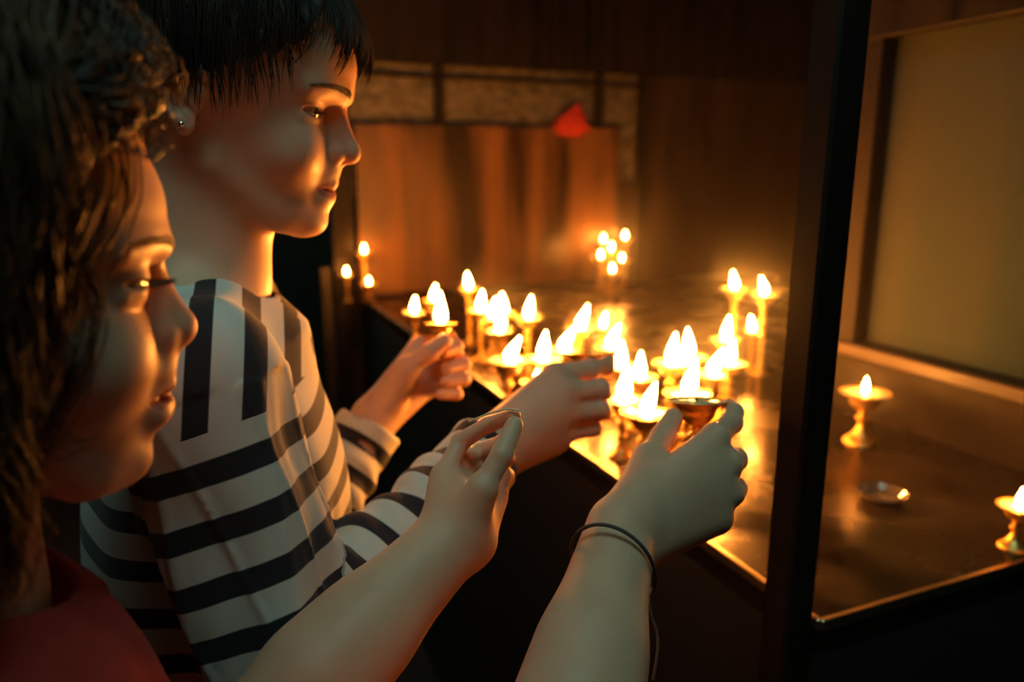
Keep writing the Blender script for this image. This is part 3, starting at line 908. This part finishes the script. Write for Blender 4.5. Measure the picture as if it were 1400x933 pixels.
# shirt
def stripe_shirt():
    S = SDF()
    S.ell(chest_c - bu * .01, (.102, .146, .175), B_TM, k=.03)
    S.ell(B_neck - bu * .33, (.108, .150, .19), B_TM, k=.04)
    S.ell(B_neck - bu * .46, (.112, .152, .13), B_TM, k=.04)
    S.cone(B_neck - bu * .012 + bf * .01, B_neck - bu * .05 + bf * .02, .055, .075, k=.02)
    for sh, el, wr in ((B_sh_r, B_el_r, B_wr_r), (B_sh_l, B_el_l, B_wr_l)):
        S.cone(B_neck - bu * .022, sh + bu * .004, .040, .050, k=.03)
        S.cone(sh, el, .055, .049, k=.025)
        w2 = wr + (el - wr) * .02
        S.cone(el, el * .3 + w2 * .7, .048, .037, k=.02)
        S.cone(el * .3 + w2 * .7, w2, .038, .0365, k=.01)
    # open neck and cuffs
    nx = T_b((-.012, 0, -.05))
    S.cone(nx + (nx - B_neck) * .5, B_neck + bf * .012 + bu * .012, .060, .056, k=.006, op='sub')
    for el, wr in ((B_el_r, B_wr_r), (B_el_l, B_wr_l)):
        u = (wr - el) / np.linalg.norm(wr - el)
        c = wr - u * .002
        S.add(c + u * .05, .09, (lambda c, u: lambda p: np.maximum(-(p - c) @ u, np.linalg.norm(p - c, axis=1) - .06))(c, u), 'sub', .003)
        S.cone(c + u * .03, c - u * .022, .0272, .0262, k=.003, op='sub')
    def hem(p): return (.70) - p[:, 2]
    S.add(B_pelv, 9.0, hem, 'int', .004)
    chain_r = [B_neck, B_sh_r, B_el_r, B_wr_r]
    def seg(p, a, b_):
        ab = b_ - a; t = np.clip((p - a) @ ab / (ab @ ab), 0, 1)
        return np.linalg.norm(p - a - t[:, None] * ab, axis=1), t * np.linalg.norm(ab)
    def folds(p):
        out = np.zeros(len(p))
        # broad cloth folds on the trunk
        q = (p - B_neck) @ B_TM
        out += .0030 * np.sin(q[:, 1] * 62 + 2.2 * np.sin(q[:, 2] * 13) + 1.2) * np.clip((-q[:, 2] - .05) / .15, 0, 1)
        out += .0016 * np.sin(q[:, 0] * 95 + q[:, 2] * 40 + 1.0)
        for sh, el, wr in ((B_sh_r, B_el_r, B_wr_r), (B_sh_l, B_el_l, B_wr_l)):
            d1, t1 = seg(p, sh, el); d2, t2 = seg(p, el, wr)
            L1 = np.linalg.norm(el - sh); L2 = np.linalg.norm(wr - el)
            u1 = (el - sh) / L1; n1 = np.cross(u1, bf); n1 /= np.linalg.norm(n1); m1 = np.cross(u1, n1)
            th = np.arctan2((p - sh) @ n1, (p - sh) @ m1)
            w1 = np.exp(-(d1 / .065) ** 4) * (t1 > 0) * (t1 < L1)
            out -= w1 * .0050 * np.clip(1 - np.abs(np.sin(th * 2.5 + t1 * 6 + .6)) * 3.2, 0, 1)
            out -= w1 * .0035 * np.clip(1 - np.abs(np.sin(th * 3.5 - t1 * 9 + 2.1)) * 4.0, 0, 1)
            out += w1 * (.0055 * np.sin(th * 5 + t1 * 10) + .0034 * np.sin(th * 3 - t1 * 40 + 1))
            # gathered folds across the forearm, strongest near the elbow
            w2 = np.exp(-(d2 / .055) ** 4) * (t2 > .01)
            u2 = (wr - el) / L2; n2 = np.cross(u2, [0, 0, 1.0]); n2 /= np.linalg.norm(n2); m2 = np.cross(u2, n2)
            th2 = np.arctan2((p - el) @ n2, (p - el) @ m2)
            out += w2 * np.clip((L2 - t2) / .05 - .2, 0, 1) * (.0034 * np.sin(t2 * 200 + 2.0 * np.sin(th2 + 1) + .8 * np.sin(3 * th2)))
        return out
    V, Q = polygonize(S, lo - [.06, .04, .17], hi + [.02, .02, -.10], .0026, disp=folds)
    o = world_mesh('striped_shirt', V, Q, M_stripe, boy)
    # stripe coordinate along the body or along the sleeve
    n = len(V); period = .0355
    q = (V - B_neck) @ B_TM
    coord = -q[:, 2] + .10 * q[:, 0] + .006 * np.sin(q[:, 1] * 30 + 1)
    m_arm = np.full(n, -1.0); m_yoke = np.full(n, -1.0); s_arm = np.zeros(n)
    et = lambda c, r: (lambda qq: np.linalg.norm(qq / r, axis=1))((V - c) @ B_TM)
    dt = np.minimum((et(chest_c, np.array([.085, .115, .20])) - 1) * .085, (et(B_neck - bu * .36, np.array([.09, .125, .2])) - 1) * .09)
    for sh, el, wr in ((B_sh_r, B_el_r, B_wr_r), (B_sh_l, B_el_l, B_wr_l)):
        cd = np.full(n, 1e9); pts = [B_neck - bu * .01, sh, el, wr]
        for i in range(3):
            d, t = seg(V, pts[i], pts[i + 1]); cd = np.minimum(cd, d - (.040, .050, .045)[i])
        L0, L1, L2 = [np.linalg.norm(pts[i + 1] - pts[i]) for i in range(3)]
        u0, u1, u2 = (pts[1] - pts[0]) / L0, (el - sh) / L1, (wr - el) / L2
        t1 = (V - sh) @ u1; t2 = (V - el) @ u2
        d1, _ = seg(V, sh, el); d2, _ = seg(V, el, wr)
        cc = np.where((d2 < d1), L0 + L1 + .010 + t2, L0 + t1 + .010)
        side = ((V - B_neck) @ bl) * (1 if sh is B_sh_l else -1)
        mk = np.minimum(np.minimum(dt - cd, .012 - cd), side - .03)
        use = side > 0
        m_arm = np.where(use, mk, m_arm); s_arm = np.where(use, cc, s_arm)
        m_yoke = np.where(use, np.minimum(.022 - t1, side - .02), m_yoke)
    s_yoke = q[:, 0] + .012 - .12 * q[:, 2]
    for nm, v in (('s_trunk', coord / period + 40), ('s_arm', s_arm / period + 40), ('s_yoke', s_yoke / .033 + 40), ('m_arm', m_arm), ('m_yoke', m_yoke)):
        a_ = o.data.attributes.new(nm, 'FLOAT', 'POINT'); a_.data.foreach_set('value', v.astype(np.float32))
    # collar band
    return o
SHIRT = stripe_shirt()

# trousers and shoes
def legs(parent, pelv, TM, hgt_hip, m, top):
    S = SDF(); f_, l_ = TM[:, 0], TM[:, 1]
    c = np.array([pelv[0], pelv[1], top - .09])
    S.ell(c, (.098, .138, .13), TM, k=.03)
    feet = []
    for s_ in (-1, 1):
        hip = c + l_ * s_ * .065 - [0, 0, .05]; knee = np.array([*(c[:2] + l_[:2] * s_ * .075 + f_[:2] * .015), .43]); an = np.array([*(c[:2] + l_[:2] * s_ * .085 - f_[:2] * .01), .06])
        S.cone(hip, knee, .078, .058, k=.03); S.cone(knee, an, .056, .047, k=.02); feet.append(an)
    allp = np.array([c + .2, c - .2, *[a - .12 for a in feet], *[a + .12 for a in feet]])
    lo_, hi_ = allp.min(0), allp.max(0); lo_[2] = 0.0
    def folds(p): return .003 * np.sin(p[:, 2] * 60 + 2 * np.sin(p[:, 0] * 30)) * (p[:, 2] < .6)
    V, Q = polygonize(S, lo_, hi_, .007, disp=folds, clip=lambda p: p[:, 2] > .03)
    world_mesh('trousers', V, Q, m, parent)
    for an in feet:
        Sh = SDF(); b0 = np.array([an[0], an[1], .035])
        Sh.cone(b0 - f_ * .02, b0 + f_ * .12 - [0, 0, .008], .034, .028, k=.01); Sh.cone(b0, an + [0, 0, .01], .036, .034, k=.02)
        Sh.ell(b0 + f_ * .13 - [0, 0, .006], (.045, .038, .028), TM, k=.015)
        Sh.add(b0, 9.0, lambda p: .002 - p[:, 2], 'int', .004)
        V, Q = polygonize(Sh, b0 - [.25, .25, .04], b0 + [.25, .25, .09], .006)
        world_mesh('shoe', V, Q, M_shoe, parent)
legs(boy, B_pelv + bf * .02, B_TM, .8, M_trousers, .84)

# hair of the striped child: cap and strands
def hair_cap(T, M, O, sc, m, parent, lift, plane, front_cut, h=.0028, name='hair'):
    S = SDF()
    S.ell(T((-.004, 0, .036)), np.array([.0945, .0745, .083]) * sc + lift, M, k=.01)
    S.ell(T((-.045, 0, .0)), np.array([.052, .062, .052]) * sc + lift * .6, M, k=.02)
    def cut(p):
        q = ((p - O) @ M) / sc
        return np.maximum((plane[0] * q[:, 0] + plane[1] - q[:, 2]) * .8, (q[:, 0] - front_cut - .35 * (q[:, 2] - .05)) * .9) * sc
    S.add(O, 1.0, cut, 'int', .006)
    def dd(p):
        q = (p - O) @ M
        a = np.arctan2(q[:, 1], q[:, 0] + .02)
        return .0018 * np.sin(a * 38 + q[:, 2] * 60) + .0012 * np.sin(a * 71 - q[:, 2] * 130)
    V, Q = polygonize(S, O - .17, O + .19, h, disp=dd)
    return world_mesh(name, V, Q, m, parent)
hair_b = hair_cap(T_b, B_M, B_O, BS, M_hair, boy, .010, (.62, .004), .066)
def strands(T, parent_mesh_parent, roots_dir, ends_fn, n, K, r0, m, name): pass

def fringe(T, parent, n=420):
    off = np.array(parent.location); K = 12; paths = np.zeros((n, K, 3)); rad = np.zeros((n, K))
    for i in range(n):
        y0 = rng.uniform(-.052, .052); z0 = rng.uniform(.082, .105); wob = rng.uniform(-1, 1)
        clump = math.sin(y0 * 330) * .5 + .5
        ze = .030 + .030 * (abs(y0) / .052) * rng.uniform(-.2, .5) + (1 - clump) * .016 + rng.uniform(-.004, .010)
        for k_ in range(K):
            t = k_ / (K - 1)
            z = z0 + (ze - z0) * t; yy = y0 * (1 + .12 * t) - .006 * t + .0015 * wob * math.sin(t * 5)
            w = np.array([1.0, yy / .075, 0]);
            zz = min(max((z - .034) / .083, -.9), .97)
            xs = .0945 * math.sqrt(max(1 - zz * zz - min((yy / .0745) ** 2, .9), .02)) - .003
            paths[i, k_] = T((xs + .0095 + .0065 * math.sin(t * 2.4) + .001 * wob, yy, z)) - off
            rad[i, k_] = .0008 * (1 - t) ** .6 + .00012
    return tubes('fringe', paths, rad, M_hair, parent, 3)
fringe(T_b, boy)

def side_strands(T, parent, n, name='hair_strands', m=None, lift=.013, zend=(-.03, .02), xr=(-.09, .045), seed=3, K=12, r=.0007):
    """short strands combed down over cap and temples"""
    r_ = np.random.default_rng(seed); off = np.array(parent.location)
    paths = np.zeros((n, K, 3)); rad = np.zeros((n, K))
    for i in range(n):
        s_ = -1 if r_.random() < .6 else 1
        x0 = r_.uniform(*xr); zt0 = r_.uniform(.06, .11); ze = zend[0] + (zend[1] - zend[0]) * r_.random() + max(0, (x0 - .01)) * .62
        ph = r_.uniform(0, 6.28)
        for k_ in range(K):
            t = k_ / (K - 1); z = zt0 + (ze - zt0) * t; xx = x0 + .016 * t + .002 * math.sin(t * 6 + ph)
            e1 = max(1 - (max(z - .034, 0) / .092) ** 2 - ((xx + .003) / .105) ** 2, .03)
            yy = s_ * (.0745 * math.sqrt(e1) + lift * (1 - .35 * t) + .001 * math.sin(ph + t * 4))
            paths[i, k_] = T((xx, yy, z)) - off
            rad[i, k_] = r * (1 - t) ** .5 + .00012
    return tubes(name, paths, rad, m or M_hair, parent, 3)
side_strands(T_b, boy, 700, xr=(-.085, .050), zend=(-.022, .036), lift=.0135)

# ear stud
V, Q = lathe([(0, -.0022), (.0016, -.0016), (.0022, 0), (.0016, .0016), (0, .0022)], 12)
for y_ in (-.0775,):
    o = link('ear_stud', mesh_np('ear_stud', V, Q), M_silver, boy, T_b((-.005, y_, -.031)) - np.array(boy.location))

# ---- the child in the red shirt -------------------------------------------------------
GS = .985
G_yaw = math.radians(32); G_pitch = math.radians(7)
G_M = frame(G_yaw, G_pitch, math.radians(-2))
G_nas = P(215, 361, .352)
G_O = G_nas - G_M @ (np.array([.0895, 0, .007]) * GS)
G_TM = frame(math.radians(30))
gf, gl, gu = G_TM[:, 0], G_TM[:, 1], G_TM[:, 2]
G_neck = G_O - np.array([0, 0, 1]) * .152 - gf * .030
G_sh_r = G_neck - gl * .135 - gu * .045
G_sh_l = G_neck + gl * .118 - gu * .048 - gf * .015
G_wr_r = P(846, 738, .505)
G_el_r = P(722, 1240, .36)
G_wr_l = P(618, 738, .500)
G_el_l = P(250, 1120, .388)
G_pelv = np.array([G_neck[0] - .02, G_neck[1] - .05, .72])
girl = empty('person', (G_pelv[0], G_pelv[1], 0))
tag(girl, 'curly-haired child in a dark red shirt reaching bare arms to the lamps', 'person')
gb = SDF()
T_g = head_sdf(gb, G_O, G_M, GS, PROF_G, True)
gb.cone(T_g((-.024, 0, -.035)), G_neck, .045, .048, k=.02)
gb.cone(T_g((.000, 0, -.055)), G_neck + gf * .024 + gu * .01, .032, .034, k=.02)
gchest = G_neck - gu * .155 + gf * .008
gb.ell(gchest, (.080, .118, .155), G_TM, k=.03)
gb.ell(G_neck - gu * .31, (.074, .108, .13), G_TM, k=.03)
for sh, el in ((G_sh_r, G_el_r), (G_sh_l, G_el_l)):
    gb.cone(G_neck - gu * .01, sh, .032, .037, k=.03)
    gb.cone(sh, el, .038, .032, k=.02)
GR_m = [P(978, 598, .555), P(996, 634, .552), P(998, 674, .552), P(980, 712, .548)]
GL_m = [P(606, 650, .520), P(622, 636, .540), P(640, 645, .556), P(656, 662, .564)]
forearm(gb, G_el_r, G_wr_r, .036, .0235, GR_m[0] - GR_m[3])
forearm(gb, G_el_l, G_wr_l, .034, .0225, GL_m[0] - GL_m[3])
hand(gb, G_wr_r, GR_m,
     [[P(1000, 578, .590), P(1004, 564, .605), P(996, 556, .616)],
      [P(1006, 628, .588), P(998, 626, .608), P(976, 616, .612)],
      [P(1006, 668, .588), P(996, 662, .606), P(974, 652, .606)],
      [P(988, 708, .580), P(978, 700, .596), P(958, 688, .598)]],
     [P(872, 684, .520), P(888, 630, .555), P(906, 598, .580), P(920, 572, .598)], 1.0)
hand(gb, G_wr_l, GL_m,
     [[P(630, 604, .535), P(668, 581, .526), P(702, 568, .512)],
      [P(655, 618, .566), P(686, 606, .552), P(694, 596, .536)],
      [P(672, 632, .574), P(694, 628, .556), P(692, 622, .540)],
      [P(682, 652, .574), P(694, 650, .560), P(690, 646, .546)]],
     [P(640, 716, .490), P(660, 668, .486), P(686, 622, .490), P(703, 582, .500)], .78)
gb.cone(P(610, 728, .505), P(616, 680, .515), .015, .012, k=.015)
gb.cone(P(630, 735, .500), P(640, 690, .505), .017, .013, k=.015)
# heel of the palm on the little finger side
gb.cone(P(640, 735, .515), P(668, 680, .545), .018, .014, k=.015)
allg = np.array([G_wr_r, G_wr_l, G_el_r, G_el_l, *GR_m, *GL_m, G_O, G_sh_l, G_sh_r])
glo = allg.min(0) - .11; ghi = allg.max(0) + .14; glo[2] = .80
V, Q = body_mesh(gb, girl, glo, ghi, G_neck[2] + .0, G_O, .0009, .0014)
o = world_mesh('body', V, Q, M_skin_g, girl)
paint_lips(o, T_g, G_M, G_O, GS, prof_nose_g)
eyes_rel(T_g, G_M, GS, girl, (1, 0, -.30), gb, True)

def red_shirt():
    S = SDF()
    S.ell(gchest, (.112, .146, .176), G_TM, k=.03)
    S.ell(G_neck - gu * .31, (.102, .136, .18), G_TM, k=.04)
    S.cone(G_neck - gu * .006, G_neck - gu * .05 + gf * .02, .056, .072, k=.02)
    for sh, el in ((G_sh_r, G_el_r), (G_sh_l, G_el_l)):
        S.cone(G_neck - gu * .018, sh, .040, .046, k=.03)
        S.cone(sh, sh * .45 + el * .55, .052, .050, k=.02)
        u = (el - sh) / np.linalg.norm(el - sh); c = sh * .47 + el * .53
        S.add(c, .12, (lambda c, u: lambda p: np.maximum(-(p - c) @ u, np.linalg.norm(p - c, axis=1) - .085))(c, u), 'sub', .003)
    nx = T_g((-.018, 0, -.05))
    S.cone(nx + (nx - G_neck) * .5, G_neck + gf * .012 + gu * .006, .056, .054, k=.006, op='sub')
    S.add(G_pelv, 9.0, lambda p: .66 - p[:, 2], 'int', .004)
    def folds(p):
        q = (p - G_neck) @ G_TM
        return .003 * np.sin(q[:, 1] * 55 + 30 * q[:, 2] + 1.5 * np.sin(q[:, 0] * 20)) + .002 * np.sin(q[:, 2] * 70 + q[:, 0] * 60)
    V, Q = polygonize(S, glo - [.08, .06, .18], ghi + [0, 0, -.1], .0026, disp=folds)
    return world_mesh('red_shirt', V, Q, M_redshirt, girl)
red_shirt()
legs(girl, G_pelv, G_TM, .75, M_trousers, .78)

# wavy hair
hair_cap(T_g, G_M, G_O, GS, M_hair_g, girl, .012, (.95, -.006), .088, h=.003)
def wavy_hair(T, parent, n, seed, r0=.00058):
    r_ = np.random.default_rng(seed); off = np.array(parent.location); K = 36
    pole = np.array([-.15, 0, .989]); pole /= np.linalg.norm(pole)
    e1 = np.array([1, 0, .15]); e1 /= np.linalg.norm(e1); e2 = np.cross(pole, e1)
    paths = np.zeros((n, K, 3)); rad = np.zeros((n, K))
    nl = 190                                              # locks
    lphi = r_.uniform(-math.pi, math.pi, nl); lph = r_.uniform(0, 6.28, nl); lamp_ = r_.uniform(.002, .007, nl); lfr = r_.uniform(5, 10, nl); lend = r_.uniform(-.125, -.075, nl); llift = r_.uniform(.010, .020, nl)
    for i in range(n):
        j = r_.integers(nl); phi0 = lphi[j] + r_.normal(0, .06); ph = lph[j] + r_.normal(0, .35)
        am = lamp_[j]; zend = lend[j] + r_.normal(0, .008); lift = llift[j] + r_.normal(0, .0018)
        th0 = r_.uniform(.05, .9)
        puff = (.010 + .016 * r_.random()) if abs(phi0) < 1.5 else .006
        fly = r_.random() < .06
        if fly: lift += .008; am *= 1.8
        a0 = abs(phi0); s_ = 1 if phi0 >= 0 else -1
        phiE = s_ * max(a0, 1.10 + .12 * math.sin(ph * 2)) if a0 < 1.3 else phi0
        last = None
        for k_ in range(K):
            t = k_ / (K - 1)
            th = th0 + t * 2.6
            phi = phi0 + (phiE - phi0) * min(1, th / 1.15) ** .9
            d_ = pole * math.cos(th) + math.sin(th) * (e1 * math.cos(phi) + e2 * math.sin(phi))
            if th < 1.5:
                q = ellipt_surface(None, d_[None], np.array([lift + puff * max(0, 1 - (th / 1.15) ** 2)]))[0]
                last = q; tl = t
            else:
                z = last[2] + (zend - last[2]) * (t - tl) / (1 - tl + 1e-6)
                pull = (t - tl) / (1 - tl + 1e-6)
                q = np.array([last[0] * (1 - .16 * pull) - .010 * pull, last[1] * (1 - .14 * pull), z])
            wv = am * (.3 + t) * math.sin(lfr[j] * t * 2.4 + ph); wv2 = am * (.3 + t) * math.cos(lfr[j] * t * 2.4 + ph) * .6
            tang = np.array([-q[1], q[0], 0]); tang /= np.linalg.norm(tang) + 1e-9
            rad_ = np.array([q[0], q[1], 0]); rad_ /= np.linalg.norm(rad_) + 1e-9
            q = q + tang * wv + rad_ * wv2
            paths[i, k_] = T(q) - off
            rad[i, k_] = r0 * (1 - t ** 3) + .00015
    for _ in range(3): paths[:, 1:-1] = .25 * paths[:, :-2] + .5 * paths[:, 1:-1] + .25 * paths[:, 2:]
    return tubes('wavy_hair', paths, rad, M_hair_g, parent, 3)
wavy_hair(T_g, girl, 6500, 11)

def frizz(T, parent, n, seed):
    r_ = np.random.default_rng(seed); off = np.array(parent.location); K = 18
    paths = np.zeros((n, K, 3)); rad = np.zeros((n, K))
    for i in range(n):
        j = r_.integers(60); cj = np.random.default_rng(1000 + j)
        x0, y0 = cj.uniform(-.01, .066), cj.uniform(-.060, .055); fr, ph, am, ln = cj.uniform(4, 9), cj.uniform(0, 6.28), cj.uniform(.002, .006), cj.uniform(.020, .040)
        dx, dy, dz = cj.uniform(-.2, .9), cj.uniform(-.8, .4), cj.uniform(-.2, .5)
        d0 = np.array([x0 + r_.normal(0, .006), y0 + r_.normal(0, .006), 0]); rr = max(1 - (d0[0] / .095) ** 2 - (d0[1] / .0765) ** 2, .04)
        base = np.array([d0[0], d0[1], .034 + .083 * math.sqrt(rr)]); nrm = (base - [0, 0, .034]) / np.array([.0945, .0745, .083]) ** 2; nrm /= np.linalg.norm(nrm)
        dr = np.array([dx, dy, dz]); dr = dr - nrm * (dr @ nrm); dr /= np.linalg.norm(dr) + 1e-6; sd = np.cross(nrm, dr)
        ph += r_.normal(0, .3); am *= r_.uniform(.7, 1.3)
        for k_ in range(K):
            t = k_ / (K - 1)
            q = base + nrm * (.010 + .016 * math.sin(t * 2.2) * (.5 + am * 60) - .010 * t * t) + dr * ln * t + sd * am * math.sin(fr * t + ph) + nrm * am * .7 * math.cos(fr * t + ph)
            paths[i, k_] = T(q) - off; rad[i, k_] = .0005 * (1 - t ** 2) + .0001
    return tubes('frizzy_top_hair', paths, rad, M_hair_g, parent, 3)
frizz(T_g, girl, 2600, 21)

# loose wisps over temple and cheek, given in head space (x, z) on the near side
def wisps(T, parent):
    r_ = np.random.default_rng(5); off = np.array(parent.location)
    keys = [[(.060, .085), (.062, .050), (.052, .020), (.040, .000), (.036, -.022)],
            [(.045, .080), (.056, .055), (.050, .028), (.044, .012), (.030, -.010)],
            [(.040, .050), (.040, .010), (.046, -.012), (.038, -.040), (.026, -.058), (.018, -.066)],
            [(.035, .040), (.030, .000), (.040, -.025), (.034, -.050), (.022, -.066), (.010, -.060)],
            [(.030, .030), (.026, -.010), (.030, -.040), (.022, -.068), (.010, -.080)],
            [(.022, .030), (.018, -.020), (.024, -.050), (.034, -.064), (.044, -.062)]]
    P_, R_ = [], []
    K = 30
    for kk in keys:
        cv = smooth_profile(kk, 8); u = np.linspace(0, len(cv) - 1, K)
        cx = np.interp(u, np.arange(len(cv)), cv[:, 0]); cz = np.interp(u, np.arange(len(cv)), cv[:, 1])
        for _ in range(9):
            jx, jz, ph = r_.normal(0, .0028), r_.normal(0, .003), r_.uniform(0, 6.28); pts = []
            for k_ in range(K):
                t = k_ / (K - 1); x_ = cx[k_] + jx * (1 + .8 * t) + .0012 * math.sin(t * 9 + ph); z_ = cz[k_] + jz
                wl = np.interp(z_, [-.095, -.08, -.06, -.04, -.02, 0, .02, .05, .09], [.034, .042, .051, .057, .0605, .062, .066, .071, .056])
                if z_ > .01: wl = wl * math.sqrt(max(1 - (x_ / .094) ** 2, .15)) * 1.04
                else: wl = wl * max(1 - (max(x_ - .006, 0) / .083) ** 2.25, .1) ** (1 / 2.25)
                pts.append((x_ + .014 * min(1, max(0, (.085 - z_) / .05)), -.115, z_))
            P_.append(pts); R_.append([.00042 * (1 - (k_ / (K - 1)) ** 2) + .0001 for k_ in range(K)])
    PP = snap(gb, lambda l: T(l) - off, G_M, off, np.array(P_), (1, -1), .0022, GS)
    lift_ = (r_.random((len(PP), 1)) * .004 + .002 * np.sin(np.linspace(0, 9, K))[None] * r_.random((len(PP), 1)))
    PP = PP - G_M[:, 1] * lift_[..., None]
    return tubes('loose_wisps', PP, np.array(R_), M_hair_g, parent, 3)
wisps(T_g, girl)

# cord bracelet on the near wrist
def bracelet():
    off = np.array(girl.location)
    u = (G_wr_r - G_el_r); u /= np.linalg.norm(u)
    c = G_wr_r - u * .020
    a = GR_m[0] - GR_m[3]; a = a - u * (a @ u); a /= np.linalg.norm(a); b_ = np.cross(u, a)
    n = 60; ring = []
    for i in range(n + 1):
        t = i / n * 2 * math.pi
        ring.append(c + a * math.cos(t) * .0345 + b_ * math.sin(t) * .0275 + u * .006 * math.cos(t) - off)
    br = tubes('cord_bracelet', [ring], [[.0013] * (n + 1)], M_cord, girl, 6)
    st = P(886, 812, .49); tail = [st - off, P(890, 840, .482) - off, P(899, 868, .48) - off, P(898, 900, .476) - off, P(893, 930, .474) - off]
    tl = smooth_profile(np.array(tail), 6)
    tubes('cord_end', [tl], [[.0010] * len(tl)], M_cord, br, 5)
    V, Q = lathe([(0, -.004), (.0032, -.002), (.0032, .002), (0, .004)], 10)
    link('bead', mesh_np('bead', V, Q), M_bead, br, P(884, 808, .486) - off)
bracelet()

# bowls held in the hands
def held(px, py, d, w_px, ratio, label, flame=None, tilt=(0, 0, 0)):
    D = w_px * d / F_PX; p = P(px, py, d)
    return make_lamp(ratio, (p[0], p[1], p[2] - ratio * D), D, label, group='small lamps held in the hands', fl=flame, rot=tilt)
held(602, 443, .885, 46, 1.1, 'small lit brass lamp held up in the far hand of the striped child', flame=.034, tilt=(-.14, 0, 0))
held(799, 487, .835, 66, 1.1, 'dark unlit bowl lamp held in the middle hand', tilt=(-.24, .05, 0))
held(957, 551, .612, 86, 1.1, 'unlit bowl lamp full of pale butter pinched in the nearest hand', tilt=(-.17, 0, 0))

# thin pale taper between thumb and finger of the red shirted child
ta = [P(641, 577, .515), P(668, 566, .512), P(692, 560, .508), P(712, 562, .505)]
tp = smooth_profile(np.array(ta), 6); c0 = tp[0].copy()
o = tubes('taper', [tp - c0], [[.0007] * len(tp)], M_taper, None, 6); o.location = c0
tag(o, 'thin pale wick taper held between thumb and finger', 'taper')

# haze volume added over the lamps for a lens-like glow round the flames
HAZE = 0.06
if HAZE > 0:
    M_haze = bpy.data.materials.new('lamp_glow_haze'); M_haze.use_nodes = True
    _N = M_haze.node_tree.nodes; _L = M_haze.node_tree.links; _N.clear()
    _o = _N.new('ShaderNodeOutputMaterial'); _v = _N.new('ShaderNodeVolumeScatter')
    _v.inputs['Density'].default_value = HAZE; _v.inputs['Anisotropy'].default_value = 0.93
    _v.inputs['Color'].default_value = (1, .95, .9, 1)
    _L.new(_v.outputs[0], _o.inputs['Volume'])
    mb = MB(); q0 = NC + D2 * .02 + D1 * .03; q1 = NC + D2 * .5 + D1 * .03; q2 = GC - D2 * .03 + D1 * .05; q3 = LC + D2 * 1.2 - D1 * .06; q4 = LC - D1 * .06 + D2 * .02
    mb.prism([tuple(q0), tuple(q1), tuple(q2), tuple(q3), tuple(q4)], TABLE_Z + .010, 1.60)
    o = mb.build('lamp_glow_haze', M_haze)
    tag(o, 'thin warm haze added over the burning lamps for the glow round their flames', 'smoke', None, 'stuff')
